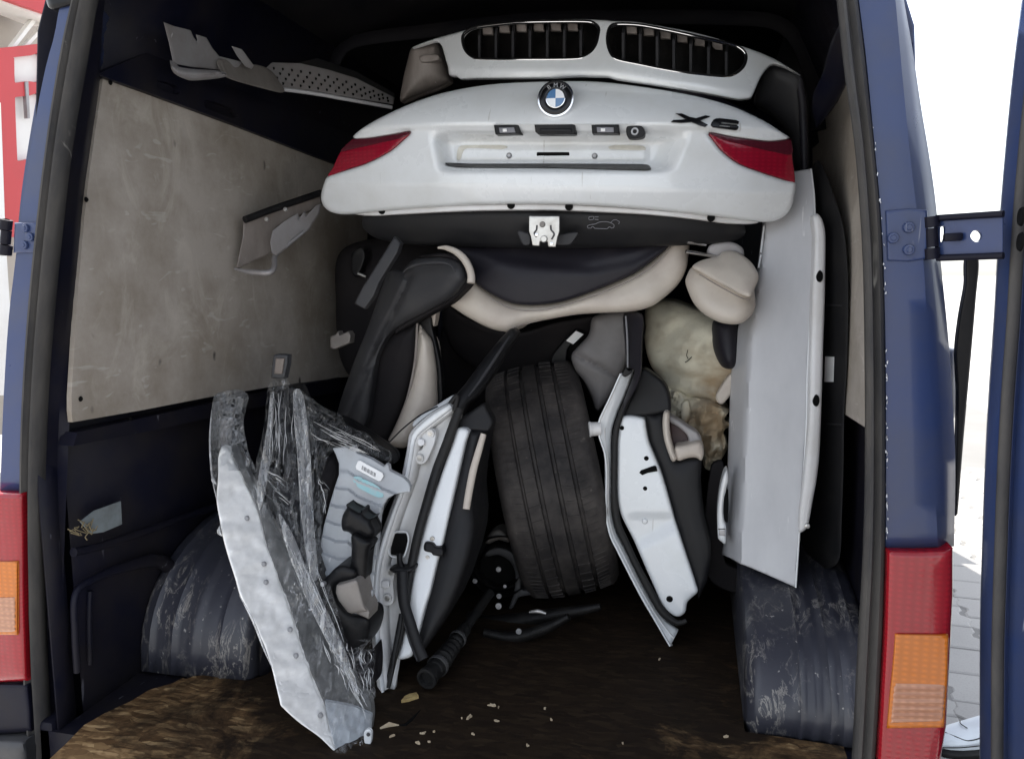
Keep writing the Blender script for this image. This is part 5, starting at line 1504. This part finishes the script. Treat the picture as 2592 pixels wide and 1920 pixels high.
# ------------------------------------------------------------------ right car door, seen on its lock edge
d2_ = thing('car_door', 'white car door standing on end with cream pull handle, right of the tyre', 'car door', P(1700, 1632, .69))
dB = dep((1700, 1632, .66), (1590, 940, .78))
def DB(o): return lambda p: dB(p) + o
lL = [(1571, 946), (1545, 1004), (1517, 1064), (1515, 1082), (1517, 1104), (1531, 1147), (1535, 1200), (1534, 1299), (1545, 1354), (1562, 1390), (1618, 1499), (1660, 1572), (1696, 1634)]
lR = [(1604, 936), (1582, 1000), (1562, 1046), (1550, 1082), (1547, 1110), (1547, 1160), (1547, 1210), (1548, 1296), (1560, 1345), (1582, 1390), (1637, 1499), (1682, 1565), (1718, 1592)]
bL = [(1606, 940), (1586, 1000), (1566, 1048), (1555, 1082), (1551, 1112), (1550, 1160), (1549, 1245), (1556, 1318), (1577, 1370), (1603, 1426), (1640, 1496), (1672, 1550), (1709, 1576), (1732, 1570)]
wl = [(1576, 1054), (1566, 1100), (1563, 1130), (1562, 1245), (1571, 1299), (1603, 1365), (1628, 1422), (1654, 1481), (1672, 1522), (1690, 1546), (1714, 1560), (1734, 1550), (1741, 1522), (1766, 1498), (1763, 1480), (1712, 1325), (1676, 1201), (1643, 1118), (1635, 1080), (1629, 1058)]
strip('outer_edge', lL, lR, DB(-.012), DB(.012), M['white'], d2_, n=60, mid=.004, thick=.006, k=7)
tube('edge_bead', line(lL, DB(-.014), 60), .0028, M['white'], d2_, n=8)
tube('edge_bead', line([(a[0] * .55 + b[0] * .45, a[1] * .55 + b[1] * .45) for a, b in zip(lL, lR)][3:], DB(-.004), 50), .0022, M['jamb'], d2_, n=8)
loft('outer_skin', [line(lL, DB(-.012), 60), line([(x + 4, y) for x, y in lL], DB(.02), 60), line([(x + 30, y) for x, y in lL], DB(.6), 60)], M['whitedull'], d2_, thick=.004)
tube('weather_strip', line([(x + 6, y) for x, y in bL], DB(-.012), 60), list(np.interp(np.linspace(0, 1, 60), [0, .5, .9, 1], [.007, .009, .0105, .006])), M['rubber'], d2_, n=12, flat=.8)
wf2 = puff('shut_face', wl, DB(-.008), M['white'], d2_, thick=.06, r=.010, step=7, bulge=.004,
           relief=lambda V: .010 * ss(1290, 1318, V[:, 1]) * (1 - ss(-6, 40, (V[:, 1] - 1318) - (1700 - V[:, 0]) * .55)) * ss(1575, 1610, V[:, 0]))
for (x, y), r_ in (((1636, 1160), .0065), ((1633, 1236), .0065), ((1574, 1083), .006), ((1695, 1516), .009)):
    lathe('hole', P(x, y, float(dB(np.array([[x, y]], float))[0]) - .012), (0, -1, 0), [(.0001, .001), (r_ * .8, .001), (r_, -.002)], M['hole'], wf2, n=14)
puff('latch_slot', [(1618, 1196), (1622, 1190), (1656, 1178), (1661, 1180), (1664, 1192), (1640, 1196), (1626, 1202)], DB(-.0135), M['hole'], wf2, thick=.003, r=0, step=4, sm=False)
lathe('stud', P(1632, 1318, float(dB(np.array([[1632, 1318]], float))[0]) - .004), (0, -1, .1), [(.0001, .004), (.005, .0035), (.008, 0), (.008, -.004)], M['white'], wf2, n=14)
tube('buffer', Pn([(1492, 1086), (1520, 1084)], [.742, .748]), [.0195, .018], M['whitedull'], d2_, n=18)
tube('shut_line_cap', Pn([(1491, 1086), (1495, 1086)], [.7405, .742]), [.021, .021], M['jamb'], d2_, n=18)
puff('inner_trim', [(1632, 1046), (1660, 1050), (1678, 1044), (1690, 1100), (1708, 1160), (1716, 1166), (1748, 1158), (1776, 1160), (1774, 1227), (1781, 1299), (1799, 1372), (1800, 1410), (1790, 1470), (1768, 1515), (1764, 1490), (1714, 1325), (1678, 1201), (1645, 1118), (1638, 1076)], DB(.006), M['trim'], d2_, thick=.14, r=.012, step=8, bulge=.008, sm=False)
puff('pull_handle', [(1680, 1043), (1688, 1039), (1694, 1042), (1694, 1070), (1697, 1104), (1706, 1140), (1713, 1160), (1706, 1168), (1699, 1164), (1686, 1130), (1679, 1100), (1677, 1066)], DB(-.012), M['cream'], d2_, thick=.03, r=.008, step=5, bulge=.004)
puff('pull_cup', [(1708, 1132), (1730, 1126), (1770, 1118), (1780, 1132), (1781, 1152), (1775, 1165), (1762, 1158), (1742, 1159), (1718, 1166), (1710, 1158)], DB(-.004), M['cream'], d2_, thick=.05, r=.008, step=5, bulge=.006)
puff('door_ring', [(1690, 1050), (1716, 1062), (1742, 1080), (1764, 1094), (1776, 1116), (1772, 1124), (1748, 1126), (1738, 1100), (1716, 1080), (1694, 1066)], DB(.03), M['creamdim'], d2_, thick=.04, r=.008, step=5)
puff('speaker_recess', [(1696, 1058), (1720, 1076), (1738, 1098), (1746, 1122), (1720, 1128), (1702, 1136)], DB(.05), material('dark_red_brown_recess', (.035, .008, .006), .5), d2_, thick=.02, r=.004, step=6)
puff('window_frame', [(1588, 928), (1580, 850), (1578, 798), (1600, 790), (1626, 800), (1624, 870), (1622, 940), (1608, 985), (1586, 1022), (1574, 1054), (1566, 1050), (1584, 1000), (1598, 966), (1606, 938)], dep((1590, 940, .765), (1600, 800, .82), (1570, 1050, .755)), M['navyshell'], d2_, thick=.03, r=.008, step=7, bulge=.005)
ptube('frame_bead', [(1589, 930), (1588, 860), (1584, 800)], dep((1589, 930, .755), (1584, 800, .81)), .0025, M['boltgrey'], d2_, n=6)
puff('frame_end', [(1578, 940), (1584, 930), (1592, 938), (1600, 934), (1598, 944), (1582, 954), (1574, 948)], .752, M['black'], d2_, thick=.01, r=.003, step=4)
puff('sail_panel', [(1624, 934), (1654, 946), (1682, 970), (1696, 1004), (1697, 1044), (1680, 1045), (1632, 1054), (1575, 1054), (1584, 1026), (1606, 986)], DB(.012), M['trim'], d2_, thick=.04, r=.010, step=7)

# ------------------------------------------------------------------ tall pale door panel, its handle and the pieces behind it
d3 = thing('car_door', 'tall pale grey car door standing on end at the right with a white handle', 'car door', P(1950, 1450, .58))
d3d = dep((2040, 440, .83), (2014, 1486, .60), (1840, 1200, .70))
puff('skin', [(1936, 500), (1960, 440), (2014, 433), (2053, 427), (2057, 448), (2061, 500), (2063, 595), (2060, 680), (2054, 754), (2044, 936), (2040, 1100), (2032, 1200), (2024, 1336), (2014, 1486), (1960, 1462), (1900, 1436), (1874, 1426), (1850, 1412), (1828, 1403), (1834, 1372), (1840, 1290), (1842, 1190), (1846, 1080), (1850, 973), (1857, 863), (1890, 770), (1919, 678), (1930, 590)], d3d, M['silver'], d3, thick=.03, r=.004, step=10, sm=False, grid=9,
     relief=lambda V: .16 * np.clip((np.interp(V[:, 1], [420, 680, 880, 1430], [1960, 1930, 1900, 1874]) - V[:, 0]) / 60, 0, 2) ** 1.1 - .012 * np.exp(-((V[:, 0] - np.interp(V[:, 1], [1180, 1350], [1858, 1852])) / 9) ** 2) * ss(1180, 1210, V[:, 1]) * (1 - ss(1330, 1360, V[:, 1])))
ptube('skin_edge', [(2053, 428), (2061, 500), (2063, 595), (2054, 754), (2044, 936), (2040, 1100), (2024, 1336), (2014, 1486)], lambda p: d3d(p) - .001, .0022, M['white'], d3, k=60, n=6)
hd3 = puff('handle', [(1841, 1190), (1843, 1215), (1838, 1238), (1833, 1280), (1834, 1320), (1838, 1330), (1836, 1376), (1826, 1370), (1818, 1362), (1816, 1330), (1816, 1290), (1822, 1240), (1832, 1200)], .675, M['white'], d3, thick=.05, r=.006, step=5, bulge=.004)
puff('grip_hollow', [(1843, 1238), (1843, 1321), (1834, 1318), (1831, 1292), (1834, 1256)], .668, M['hole'], hd3, thick=.003, r=0, step=4)
puff('lock_cap', [(1821, 1341), (1836, 1342), (1836, 1356), (1820, 1354)], .670, M['boltgrey'], hd3, thick=.006, r=.001, step=4, sm=False)
ptube('lock_gap', [(1818, 1338), (1836, 1338)], .671, .0012, M['hole'], hd3, n=6)
for i, (y0, y1) in enumerate(((572, 640), (645, 678))):
    ptube('edge_glint', [(1934 - i * 8, y0), (1926 - i * 6, y1)], lambda p: d3d(p) + .005, .0025, M['white'], d3, k=8, n=6)
d4 = thing('curved_panel', 'narrow curved white body panel with two oval holes behind the tall grey door', 'car panel', P(2040, 1340, .68))
d4d = dep((2075, 560, .74), (2040, 1340, .62))
c4 = puff('panel_edge', [(2058, 545), (2068, 540), (2080, 552), (2088, 580), (2090, 612), (2089, 680), (2088, 754), (2083, 900), (2079, 1040), (2074, 1154), (2066, 1220), (2058, 1262), (2046, 1328), (2036, 1342), (2022, 1346), (2022, 1300), (2034, 1200), (2046, 1060), (2050, 920), (2056, 740), (2062, 600)], d4d, M['whitedull'], d4, thick=.10, r=.006, step=8, bulge=.004)
for hx, hy in ((2074, 699), (2065, 1013)):
    puff('oval_hole', [(hx, hy - 15), (hx + 8, hy - 9), (hx + 9, hy + 5), (hx + 3, hy + 15), (hx - 5, hy + 12), (hx - 8, hy)], lambda p: d4d(p) - .006, M['hole'], c4, thick=.003, r=.0005, step=3)
lathe('clip', P(2043, 1330, .62), (0, -1, 0), [(.0001, .006), (.006, .004), (.007, -.004)], M['steel'], d4, n=10)
bt = thing('door_card', 'black plastic door card with a pale sticker against the right wall', 'door trim', P(2130, 1450, .72))
btd = dep((2085, 560, .82), (2140, 900, .66), (2130, 1450, .62))
puff('card', [(2062, 440), (2070, 405), (2091, 440), (2117, 512), (2137, 585), (2147, 700), (2146, 900), (2138, 1045), (2136, 1180), (2132, 1300), (2124, 1420), (2080, 1440), (2040, 1420), (2044, 1250), (2070, 1000), (2074, 700)], btd, M['trim'], bt, thick=.05, r=.012, step=10, bulge=.008)
puff('sticker', [(2089, 902), (2112, 903), (2110, 966), (2087, 966)], lambda p: btd(p) - .012, M['label'], bt, thick=.004, r=0, step=6, sm=False, label='pale rectangular sticker')
for y in (771, 1072):
    ptube('card_rib', [(2092, y), (2130, y + 2)], lambda p: btd(p) - .006, .0025, M['seatgrey'], bt, n=6)
puff('dark_void_filler', [(1800, 1180), (1830, 1170), (1842, 1300), (1836, 1420), (1900, 1450), (1880, 1500), (1800, 1470), (1780, 1380)], .80, M['seatdark'], bt, thick=.02, r=.004, step=8)  # dark sheet fills the gap at the tall door's lower left edge
wh = puff('tyre_wall', [(1790, 1080), (1820, 1060), (1836, 1090), (1826, 1130), (1806, 1150), (1790, 1130)], .92, M['rubber'], None, thick=.05, r=.012, step=6, base=P(1810, 1150, .95))
wh.name = 'rubber_mount'
props(wh, 'small black rubber mount between the torn foam and the tall grey door', 'rubber mount')

# ------------------------------------------------------------------ grey corrugated inner panel with label
gp = thing('grey_inner_panel', 'pale grey ribbed plastic panel with a white label, left of the hinged door', 'plastic panel', P(850, 1560, .32))
gd = dep((840, 1140, .44), (1030, 1235, .40), (800, 1560, .26))
go = [(842, 1134), (860, 1132), (876, 1130), (884, 1136), (888, 1130), (898, 1128), (904, 1146), (940, 1160), (972, 1180), (978, 1172), (984, 1176), (987, 1190), (1022, 1208), (1034, 1220), (1039, 1232), (1037, 1244), (1022, 1246), (1000, 1250), (980, 1262), (968, 1282), (962, 1306), (960, 1340), (956, 1380), (950, 1430), (946, 1480), (940, 1530), (900, 1560), (840, 1560), (788, 1560), (786, 1530), (792, 1480), (806, 1400), (820, 1330), (836, 1270), (848, 1230), (858, 1200), (858, 1172), (850, 1150)]
def gp_rel(V):
    x, y = V[:, 0], V[:, 1]
    o = np.zeros(len(V))
    for i, y0 in enumerate((1196, 1240, 1286, 1330, 1372, 1414, 1456, 1498)):
        yy = y0 + (x - 860) * .40 - 10 * np.clip(1 - np.abs(x - 880) / 26, 0, 1) + i * 1.0
        t = y - yy
        o += .011 * (ss(-7, 2, t) * (1 - np.clip(t / 44, 0, 1)))
    return -o * ss(1170, 1215, y)
puff('panel', go, gd, M['greyplastic'], gp, thick=.012, r=.003, step=5, grid=4, relief=gp_rel, sm=False, sharp_deg=28)
lb = puff('label', [(912, 1165), (968, 1196), (971, 1204), (964, 1216), (958, 1217), (902, 1187), (900, 1180), (906, 1166)], lambda p: gd(p) - .006, M['label'], gp, thick=.003, r=.0005, step=4, sm=False)
bars = []
for i in range(13):
    x = 917 + i * 2.75; y = 1178 + i * 1.55
    w_ = (1.4, .8, 1.7)[i % 3]
    bars.append(puff('bar', [(x, y), (x + w_, y + .5), (x + w_ - 2, y + 10), (x - 2, y + 9.5)], lambda p: gd(p) - .0065, M['ink'], None, thick=.001, r=0, step=3, sm=False))
merge('barcode', bars, M['ink'], lb)
for pts in ([(905, 1210), (930, 1216), (950, 1226), (966, 1240), (970, 1256), (956, 1258), (930, 1246), (904, 1230)], [(896, 1206), (916, 1208), (914, 1218), (896, 1220)]):
    puff('print_mark', pts, lambda p: gd(p) - .009, M['teal'], gp, thick=.001, r=0, step=5)
for pts in ([(868, 1290), (952, 1324)], [(866, 1303), (950, 1337)]):
    ptube('panel_rib', pts, lambda p: gd(p) - .012, .003, M['greyplastic'], gp, n=6)
bp = thing('black_clip_housing', 'black plastic clip housing hooked over the ribbed grey panel', 'clip housing', P(900, 1500, .34))
puff('head', [(876, 1276), (884, 1282), (900, 1290), (912, 1296), (914, 1288), (918, 1290), (920, 1300), (936, 1312), (946, 1310), (940, 1318), (950, 1340), (948, 1356), (938, 1366), (926, 1372), (900, 1360), (882, 1346), (868, 1342), (864, 1324), (868, 1302), (878, 1284)], .285, M['black'], bp, thick=.04, r=.012, step=5, bulge=.008)
puff('stem', [(892, 1350), (930, 1364), (944, 1372), (936, 1392), (932, 1420), (926, 1470), (910, 1520), (890, 1500), (888, 1440), (890, 1390)], .262, M['black'], bp, thick=.03, r=.012, step=6, bulge=.006)
puff('hook', [(932, 1365), (942, 1368), (938, 1392), (928, 1398)], .275, M['hole'], bp, thick=.02, r=.004, step=4)
gx = thing('grey_housing', 'brownish grey box housing on black frame at the foot of the ribbed panel', 'housing', P(890, 1560, .30))
puff('box', [(852, 1480), (900, 1466), (906, 1470), (922, 1530), (930, 1546), (890, 1552), (880, 1548), (858, 1520), (850, 1500)], .225, M['greybox'], gx, thick=.06, r=.006, step=5, sm=False, bulge=.003)
puff('box_lid', [(886, 1546), (924, 1528), (936, 1548), (934, 1566), (898, 1550)], .232, M['greybox'], gx, thick=.05, r=.004, step=5, sm=False)
puff('frame', [(826, 1460), (860, 1430), (900, 1440), (900, 1468), (850, 1482), (856, 1520), (882, 1550), (930, 1560), (938, 1590), (920, 1640), (880, 1660), (850, 1640), (820, 1560), (786, 1500), (800, 1480)], .245, M['black'], gx, thick=.08, r=.012, step=6, bulge=.006)
lathe('stud', P(818, 1477, .235), (0, -1, .2), [(.0001, .006), (.005, .005), (.006, -.006)], M['boltgrey'], gx, n=12)

# ------------------------------------------------------------------ bumper beam wrapped in film
bb = thing('bumper_beam', 'long white bumper beam wrapped in clear film, standing at the front left', 'bumper beam', P(850, 1900, .06))
bd = dep((850, 1905, .045), (560, 1010, .42), (700, 1500, .20))
wo = [(581, 1134), (600, 1180), (608, 1186), (625, 1227), (654, 1292), (668, 1350), (675, 1379), (694, 1420), (712, 1481), (740, 1556), (762, 1632), (784, 1694), (800, 1740), (823, 1788), (832, 1830), (837, 1857), (853, 1905), (809, 1865), (754, 1825), (711, 1785), (708, 1774), (700, 1740), (686, 1683), (668, 1630), (650, 1592), (620, 1530), (606, 1502), (595, 1463), (575, 1400), (563, 1354), (555, 1310), (548, 1263), (552, 1200), (552, 1160), (560, 1130), (570, 1128)]
rnd = np.random.RandomState(3)
def bb_rel(V):
    s = .006 * np.abs(np.sin(V[:, 1] / 44 + V[:, 0] / 90)) ** 6
    return wrinkle(V, 22, .0016) + wrinkle(V, 120, .007, 2.0) - s * .35
beam = puff('beam_face', wo, bd, M['foamwhite'], bb, thick=.012, r=.005, step=6, grid=6, relief=bb_rel, sharp_deg=80)
for q in ((624, 1311), (667, 1427), (672, 1473), (733, 1593), (748, 1659), (810, 1810)):
    c = P(*q, float(bd(np.array([q], float))[0]) - .006)
    lathe('hole', c, (-.2, -1, .1), [(.0001, .002), (.0045, .002), (.0058, .0005), (.0058, -.004)], M['boltgrey'], beam, n=12)
side = [(837, 1857), (853, 1905), (932, 1890), (936, 1872), (940, 1843), (944, 1800), (936, 1760), (912, 1740), (880, 1690), (856, 1660), (820, 1596), (790, 1530), (755, 1455), (725, 1385), (690, 1310), (654, 1240), (628, 1190), (612, 1150), (600, 1120), (586, 1136), (604, 1184), (654, 1292), (675, 1379), (712, 1481), (740, 1556), (762, 1632), (784, 1694), (823, 1788)]
sd_ = dep((853, 1905, .05), (940, 1843, .13), (600, 1120, .36), (725, 1385, .30))
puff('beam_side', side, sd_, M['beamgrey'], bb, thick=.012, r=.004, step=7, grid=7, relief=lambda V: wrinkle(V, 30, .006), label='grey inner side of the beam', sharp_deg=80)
puff('end_plate', [(838, 1856), (853, 1903), (932, 1888), (936, 1868), (941, 1806), (890, 1784), (822, 1772), (826, 1800)], lambda p: sd_(p) - .004, M['greyplastic'], bb, thick=.006, r=.001, step=5, sm=False, relief=lambda V: wrinkle(V, 30, .006))  # paler sheet lightens the lower end of the beam side
puff('end_tab', [(922, 1850), (934, 1844), (941, 1852), (939, 1878), (930, 1892), (922, 1876)], .085, M['white'], bb, thick=.006, r=.002, step=4)
bolt(P(932, 1858, .08), (0, -1, 0), .004, M['ink'], bb)
# inner stub visible through the film at the top
puff('beam_tip', [(560, 1060), (580, 1066), (577, 1100), (574, 1126), (562, 1128), (556, 1100)], .40, M['creamdim'], bb, thick=.02, r=.005, step=5, relief=lambda V: wrinkle(V, 20, .006))
bag = [(541, 1005), (552, 994), (580, 990), (602, 994), (612, 1006), (613, 1014), (606, 1040), (600, 1074), (604, 1110), (616, 1160), (632, 1200), (600, 1190), (572, 1200), (556, 1230), (548, 1263), (538, 1210), (534, 1160), (530, 1100), (531, 1070), (535, 1040)]
puff('film_bag', bag, dep((541, 1005, .40), (612, 1006, .43), (548, 1263, .27)), M['filmthick'], bb, thick=.03, r=.012, step=5, grid=5, relief=lambda V: wrinkle(V, 16, .02, .8) - .008, label='crumpled clear film over the beam tip')
def film_sheet(name, pts, Y, mat, par, off=-.012, sc=26, amp=.014, an=.45, **kw):
    return puff(name, pts, Y, mat, par, thick=0, r=.003, step=6, grid=5, relief=lambda V: wrinkle(V, sc, amp, an) + off, sharp_deg=180, **kw)
film_sheet('film_side', side, sd_, M['film'], bb, off=-.014, amp=.016)
for pts, r_ in (([(548, 1263), (536, 1200), (531, 1110), (536, 1036)], .0022), ([(536, 1204), (541, 1218), (548, 1226)], .004), ([(556, 1330), (554, 1346), (563, 1356)], .004), ([(606, 1505), (640, 1570), (672, 1650), (690, 1690)], .0025), ([(625, 1190), (660, 1262), (690, 1330)], .002)):
    ptube('film_edge', pts, lambda p: bd(p) - .006, [.0006, r_, r_, .0006], M['glint'], bb, k=16, n=6)

# ------------------------------------------------------------------ black headlamp frame wrapped in film
wf_ = thing('wrapped_frame', 'black plastic front frame wrapped in glossy crumpled film beside the white beam', 'front frame', P(860, 1690, .20))
wd = dep((660, 1000, .46), (960, 1150, .50), (850, 1690, .16))
puff('upright', [(690, 985), (715, 978), (744, 976), (760, 1000), (772, 1060), (790, 1120), (800, 1200), (800, 1300), (812, 1400), (830, 1500), (860, 1600), (856, 1660), (820, 1596), (780, 1500), (740, 1400), (700, 1320), (664, 1240), (668, 1160), (676, 1080), (684, 1020)], wd, M['black'], wf_, thick=.05, r=.014, step=8, bulge=.01,
     holes=[[(672, 1180), (686, 1140), (712, 1150), (718, 1200), (700, 1220), (674, 1196)]])
puff('crossbar', [(748, 1010), (800, 1050), (862, 1060), (900, 1080), (960, 1120), (996, 1150), (990, 1178), (940, 1160), (880, 1140), (830, 1120), (800, 1180), (780, 1200), (764, 1100)], lambda p: wd(p) + .03, M['black'], wf_, thick=.04, r=.012, step=7, bulge=.008)
puff('lower_mass', [(800, 1180), (840, 1150), (858, 1176), (858, 1204), (840, 1262), (820, 1330), (806, 1400), (792, 1480), (786, 1530), (800, 1560), (826, 1600), (870, 1655), (930, 1680), (944, 1640), (948, 1700), (936, 1740), (880, 1700), (830, 1620), (790, 1530), (770, 1440), (780, 1300)], lambda p: wd(p) + .04, M['seatdark'], wf_, thick=.05, r=.01, step=8, bulge=.008)
cp = puff('mount_tab', [(692, 900), (700, 896), (729, 898), (728, 920), (720, 958), (686, 956), (688, 930)], .50, M['bumperblack'], wf_, thick=.02, r=.005, step=5, sm=False)
puff('tab_face', [(698, 906), (720, 906), (714, 946), (694, 946)], .495, M['dustybrown'], cp, thick=.006, r=.002, step=5, sm=False)
film_sheet('film_wrap', [(684, 966), (724, 958), (748, 986), (770, 990), (764, 1010), (780, 1050), (800, 1100), (806, 1200), (812, 1300), (820, 1400), (842, 1500), (870, 1600), (880, 1680), (850, 1640), (812, 1580), (770, 1490), (725, 1390), (690, 1330), (650, 1290), (640, 1240), (646, 1180), (660, 1120), (670, 1070), (674, 1020)], wd, M['film'], wf_, off=-.03, sc=22, amp=.035, an=.3)
film_sheet('film_wrap', [(752, 1000), (772, 996), (820, 1030), (862, 1050), (880, 1078), (930, 1096), (950, 1120), (990, 1144), (986, 1170), (930, 1150), (860, 1140), (834, 1150), (806, 1220), (796, 1150), (770, 1080)], lambda p: wd(p) + .02, M['film'], wf_, off=-.022, sc=18, amp=.035, an=.9)
film_sheet('film_wrap', [(800, 1250), (830, 1240), (812, 1340), (800, 1430), (808, 1500), (830, 1560), (880, 1640), (940, 1620), (950, 1660), (946, 1710), (952, 1760), (930, 1772), (890, 1740), (840, 1650), (800, 1560), (770, 1460), (780, 1330)], lambda p: wd(p) + .0, M['film'], wf_, off=-.03, sc=20, amp=.03, an=.5)
# stretched folds of film: thin glossy cords
rs = random.Random(5)
folds = [((672, 1332 - 200), (694, 962)), ((755, 985), (770, 1120)), ((768, 1120), (762, 1330)), ((762, 1000), (795, 1010)), ((668, 1190), (735, 1226)), ((670, 1196), (740, 1250)), ((672, 1206), (730, 1262)), ((664, 1240), (720, 1280)), ((800, 1078), (850, 1104)), ((812, 1086), (862, 1116)), ((830, 1090), (900, 1130)), ((850, 1104), (940, 1140)), ((880, 1110), (960, 1136)), ((820, 1040), (850, 1062)),
         ((815, 1216), (835, 1240)), ((728, 1400), (800, 1540)), ((740, 1440), (830, 1600)), ((780, 1530), (880, 1690)), ((800, 1560), (900, 1730)), ((860, 1690), (940, 1700)), ((880, 1720), (930, 1640)), ((905, 1620), (946, 1622)), ((880, 1760), (900, 1700)), ((850, 1680), (820, 1600)), ((690, 1000), (706, 1040)), ((700, 1060), (712, 1100))]
for (x0, y0), (x1, y1) in folds:
    mx, my = (x0 + x1) / 2 + rs.uniform(-6, 6), (y0 + y1) / 2 + rs.uniform(-6, 6)
    ptube('film_fold', [(x0, y0), (mx, my), (x1, y1)], lambda p: wd(p) - .035, [.0004, rs.uniform(.0012, .0028), .0004], M['filmthick'], wf_, k=14, n=6, flat=.5)
# veils of doubled film, and pale cords that paint in its bright glints
film_sheet('film_veil', [(742, 990), (758, 984), (770, 1010), (782, 1100), (790, 1220), (796, 1340), (806, 1460), (790, 1470), (772, 1380), (760, 1280), (752, 1150), (744, 1060)], wd, M['veil'], wf_, off=-.045, sc=20, amp=.02, an=.25)
film_sheet('film_veil', [(684, 1000), (694, 990), (690, 1080), (682, 1180), (668, 1260), (656, 1290), (650, 1240), (662, 1160), (676, 1080)], wd, M['veil'], wf_, off=-.045, sc=20, amp=.02, an=.25)
film_sheet('film_veil', [(706, 1300), (740, 1350), (786, 1460), (840, 1570), (880, 1660), (910, 1760), (866, 1690), (806, 1580), (758, 1470), (724, 1380)], wd, M['veil'], wf_, off=-.05, sc=20, amp=.02, an=.25)
def creases(n, a, b, c, d, jit, rad, Yo=-.05):
    # n pale glint cords running from edge a-b to edge c-d
    for i in range(n):
        u = rs.random(); w_ = min(1, max(0, u + rs.uniform(-.12, .12)))
        p0 = np.array(a) * (1 - u) + np.array(b) * u
        p1 = np.array(c) * (1 - w_) + np.array(d) * w_
        s0 = rs.uniform(0, .6); s1 = min(1, s0 + rs.uniform(.12, .5))
        q0, q1 = p0 + (p1 - p0) * s0, p0 + (p1 - p0) * s1
        m = (q0 + q1) / 2 + np.array([rs.uniform(-jit, jit), rs.uniform(-jit, jit)])
        ptube('film_glint_crease', [tuple(q0), tuple(m), tuple(q1)], lambda p: wd(p) + Yo, [.0003, rs.uniform(.5, 1.0) * rad, .0003], M['glint'], wf_, k=9, n=5, flat=.5)
creases(16, (688, 985), (744, 985), (672, 1180), (740, 1190), 5, .0013)
creases(9, (668, 1185), (672, 1240), (745, 1225), (740, 1300), 3, .0009)
creases(22, (770, 1040), (790, 1110), (980, 1150), (930, 1165), 5, .0012)
creases(7, (800, 1200), (815, 1230), (850, 1260), (820, 1330), 4, .0014)
creases(12, (705, 1340), (770, 1350), (850, 1640), (880, 1640), 5, .0010)
creases(26, (800, 1600), (940, 1640), (860, 1740), (945, 1760), 8, .0016, -.035)
creases(14, (850, 1650), (880, 1690), (930, 1830), (940, 1800), 8, .0013, -.02)
# ------------------------------------------------------------------ scraps: paper and straw on the left wall, chips on the floor
pp_ = puff('paper_scrap', [(205, 1320), (240, 1292), (306, 1268), (309, 1326), (262, 1346), (232, 1350)], depX(-.806), M['paper'], None, thick=.004, r=0, step=8, sm=False, tdir=(-1, 0, 0), base=PX(260, 1346, -.81))
props(pp_, 'grimy grey paper scrap stuck on the dark lower left wall', 'paper scrap')
stw = thing('straw_tuft', 'tuft of dry straw caught below the paper scrap on the left wall', 'straw', PX(210, 1350, -.79))
for i in range(14):
    x, y = rs.uniform(190, 236), rs.uniform(1318, 1350)
    ptube('stalk', [(x, y), (x + rs.uniform(-14, 14), y + rs.uniform(-4, 18)), (x + rs.uniform(-26, 26), y + rs.uniform(-14, 20))], depX(-.795 + rs.uniform(-.008, .008)), .0012, M['straw'], stw, n=5, k=6)
def flake(px, py, r, mat, name, label, cat, group=None, el=.5):
    c = PZ(px, py, FZ + .002)
    k = rs.randint(5, 8)
    a0 = rs.uniform(0, 3)
    top = []
    for i in range(k):
        a = 2 * math.pi * i / k
        rr_ = r * rs.uniform(.25, 1.15) * (1.0 if i % 2 else .8)
        x, y = rr_ * math.cos(a), rr_ * el * math.sin(a)
        top.append((c[0] + x * math.cos(a0) - y * math.sin(a0), c[1] + x * math.sin(a0) + y * math.cos(a0), c[2] + rs.uniform(.001, .2 * r + .001)))
    bot = [(x, y, FZ + .0005) for x, y, z in top]
    f = [tuple(range(k)), tuple(range(2 * k - 1, k - 1, -1))] + [(i, k + i, k + (i + 1) % k, (i + 1) % k) for i in range(k)]
    o = put(name, fixn(mk(top + bot, f)), mat, None, None, False, base=c)
    return props(o, label, cat, group)
for (x, y, r_) in ((1188, 1814, .014), (1168, 1816, .006), (1245, 1783, .012), (1262, 1788, .007), (1379, 1792, .008), (1395, 1819, .007), (1256, 1823, .008), (1070, 1854, .010), (1099, 1850, .006), (994, 1861, .010), (1060, 1879, .010), (1088, 1876, .007), (1335, 1885, .009), (1197, 1856, .006), (1669, 1667, .007), (1837, 1863, .008), (1576, 1879, .005)):
    lab = ('pale wood chip on the floor beside the foot of the wrapped white beam' if x < 1140 else
           'pale wood chip on the dark floor in front of the drive shaft and tyre' if x < 1500 else
           'tiny pale wood chip on the floor near the right door and wheel arch')
    grp = 'wood chips by the beam' if x < 1140 else 'wood chips in front of the tyre' if x < 1500 else 'wood chips at the right'
    flake(x, y, r_, M['chip'], 'wood_chip', lab, 'wood chip', grp)
flake(1038, 1768, .030, M['leaf'], 'dry_leaf', 'crumbled yellow brown leaf on the floor below the drive shaft', 'leaf', el=.8)
ptube_o = tube('wood_splinter', [PZ(962, 1842, FZ + .004), PZ(985, 1832, FZ + .006), PZ(1010, 1834, FZ + .004)], [.002, .006, .001], M['chip'], None, n=6, flat=.5, base=PZ(985, 1834, FZ))
props(ptube_o, 'long pale wood splinter at the end of a crack in the floor board', 'splinter')
ck_ = ptube('floor_crack', [(1008, 1834), (1030, 1834), (1045, 1818), (1062, 1796)], lambda p: depX(0.0)(p), .0, M['hole'], None) if False else None
crk = tube('crack', [PZ(1008, 1834, FZ), PZ(1024, 1835, FZ), PZ(1040, 1822, FZ), PZ(1064, 1796, FZ)], [.001, .004, .004, .001], M['hole'], flb, n=6)
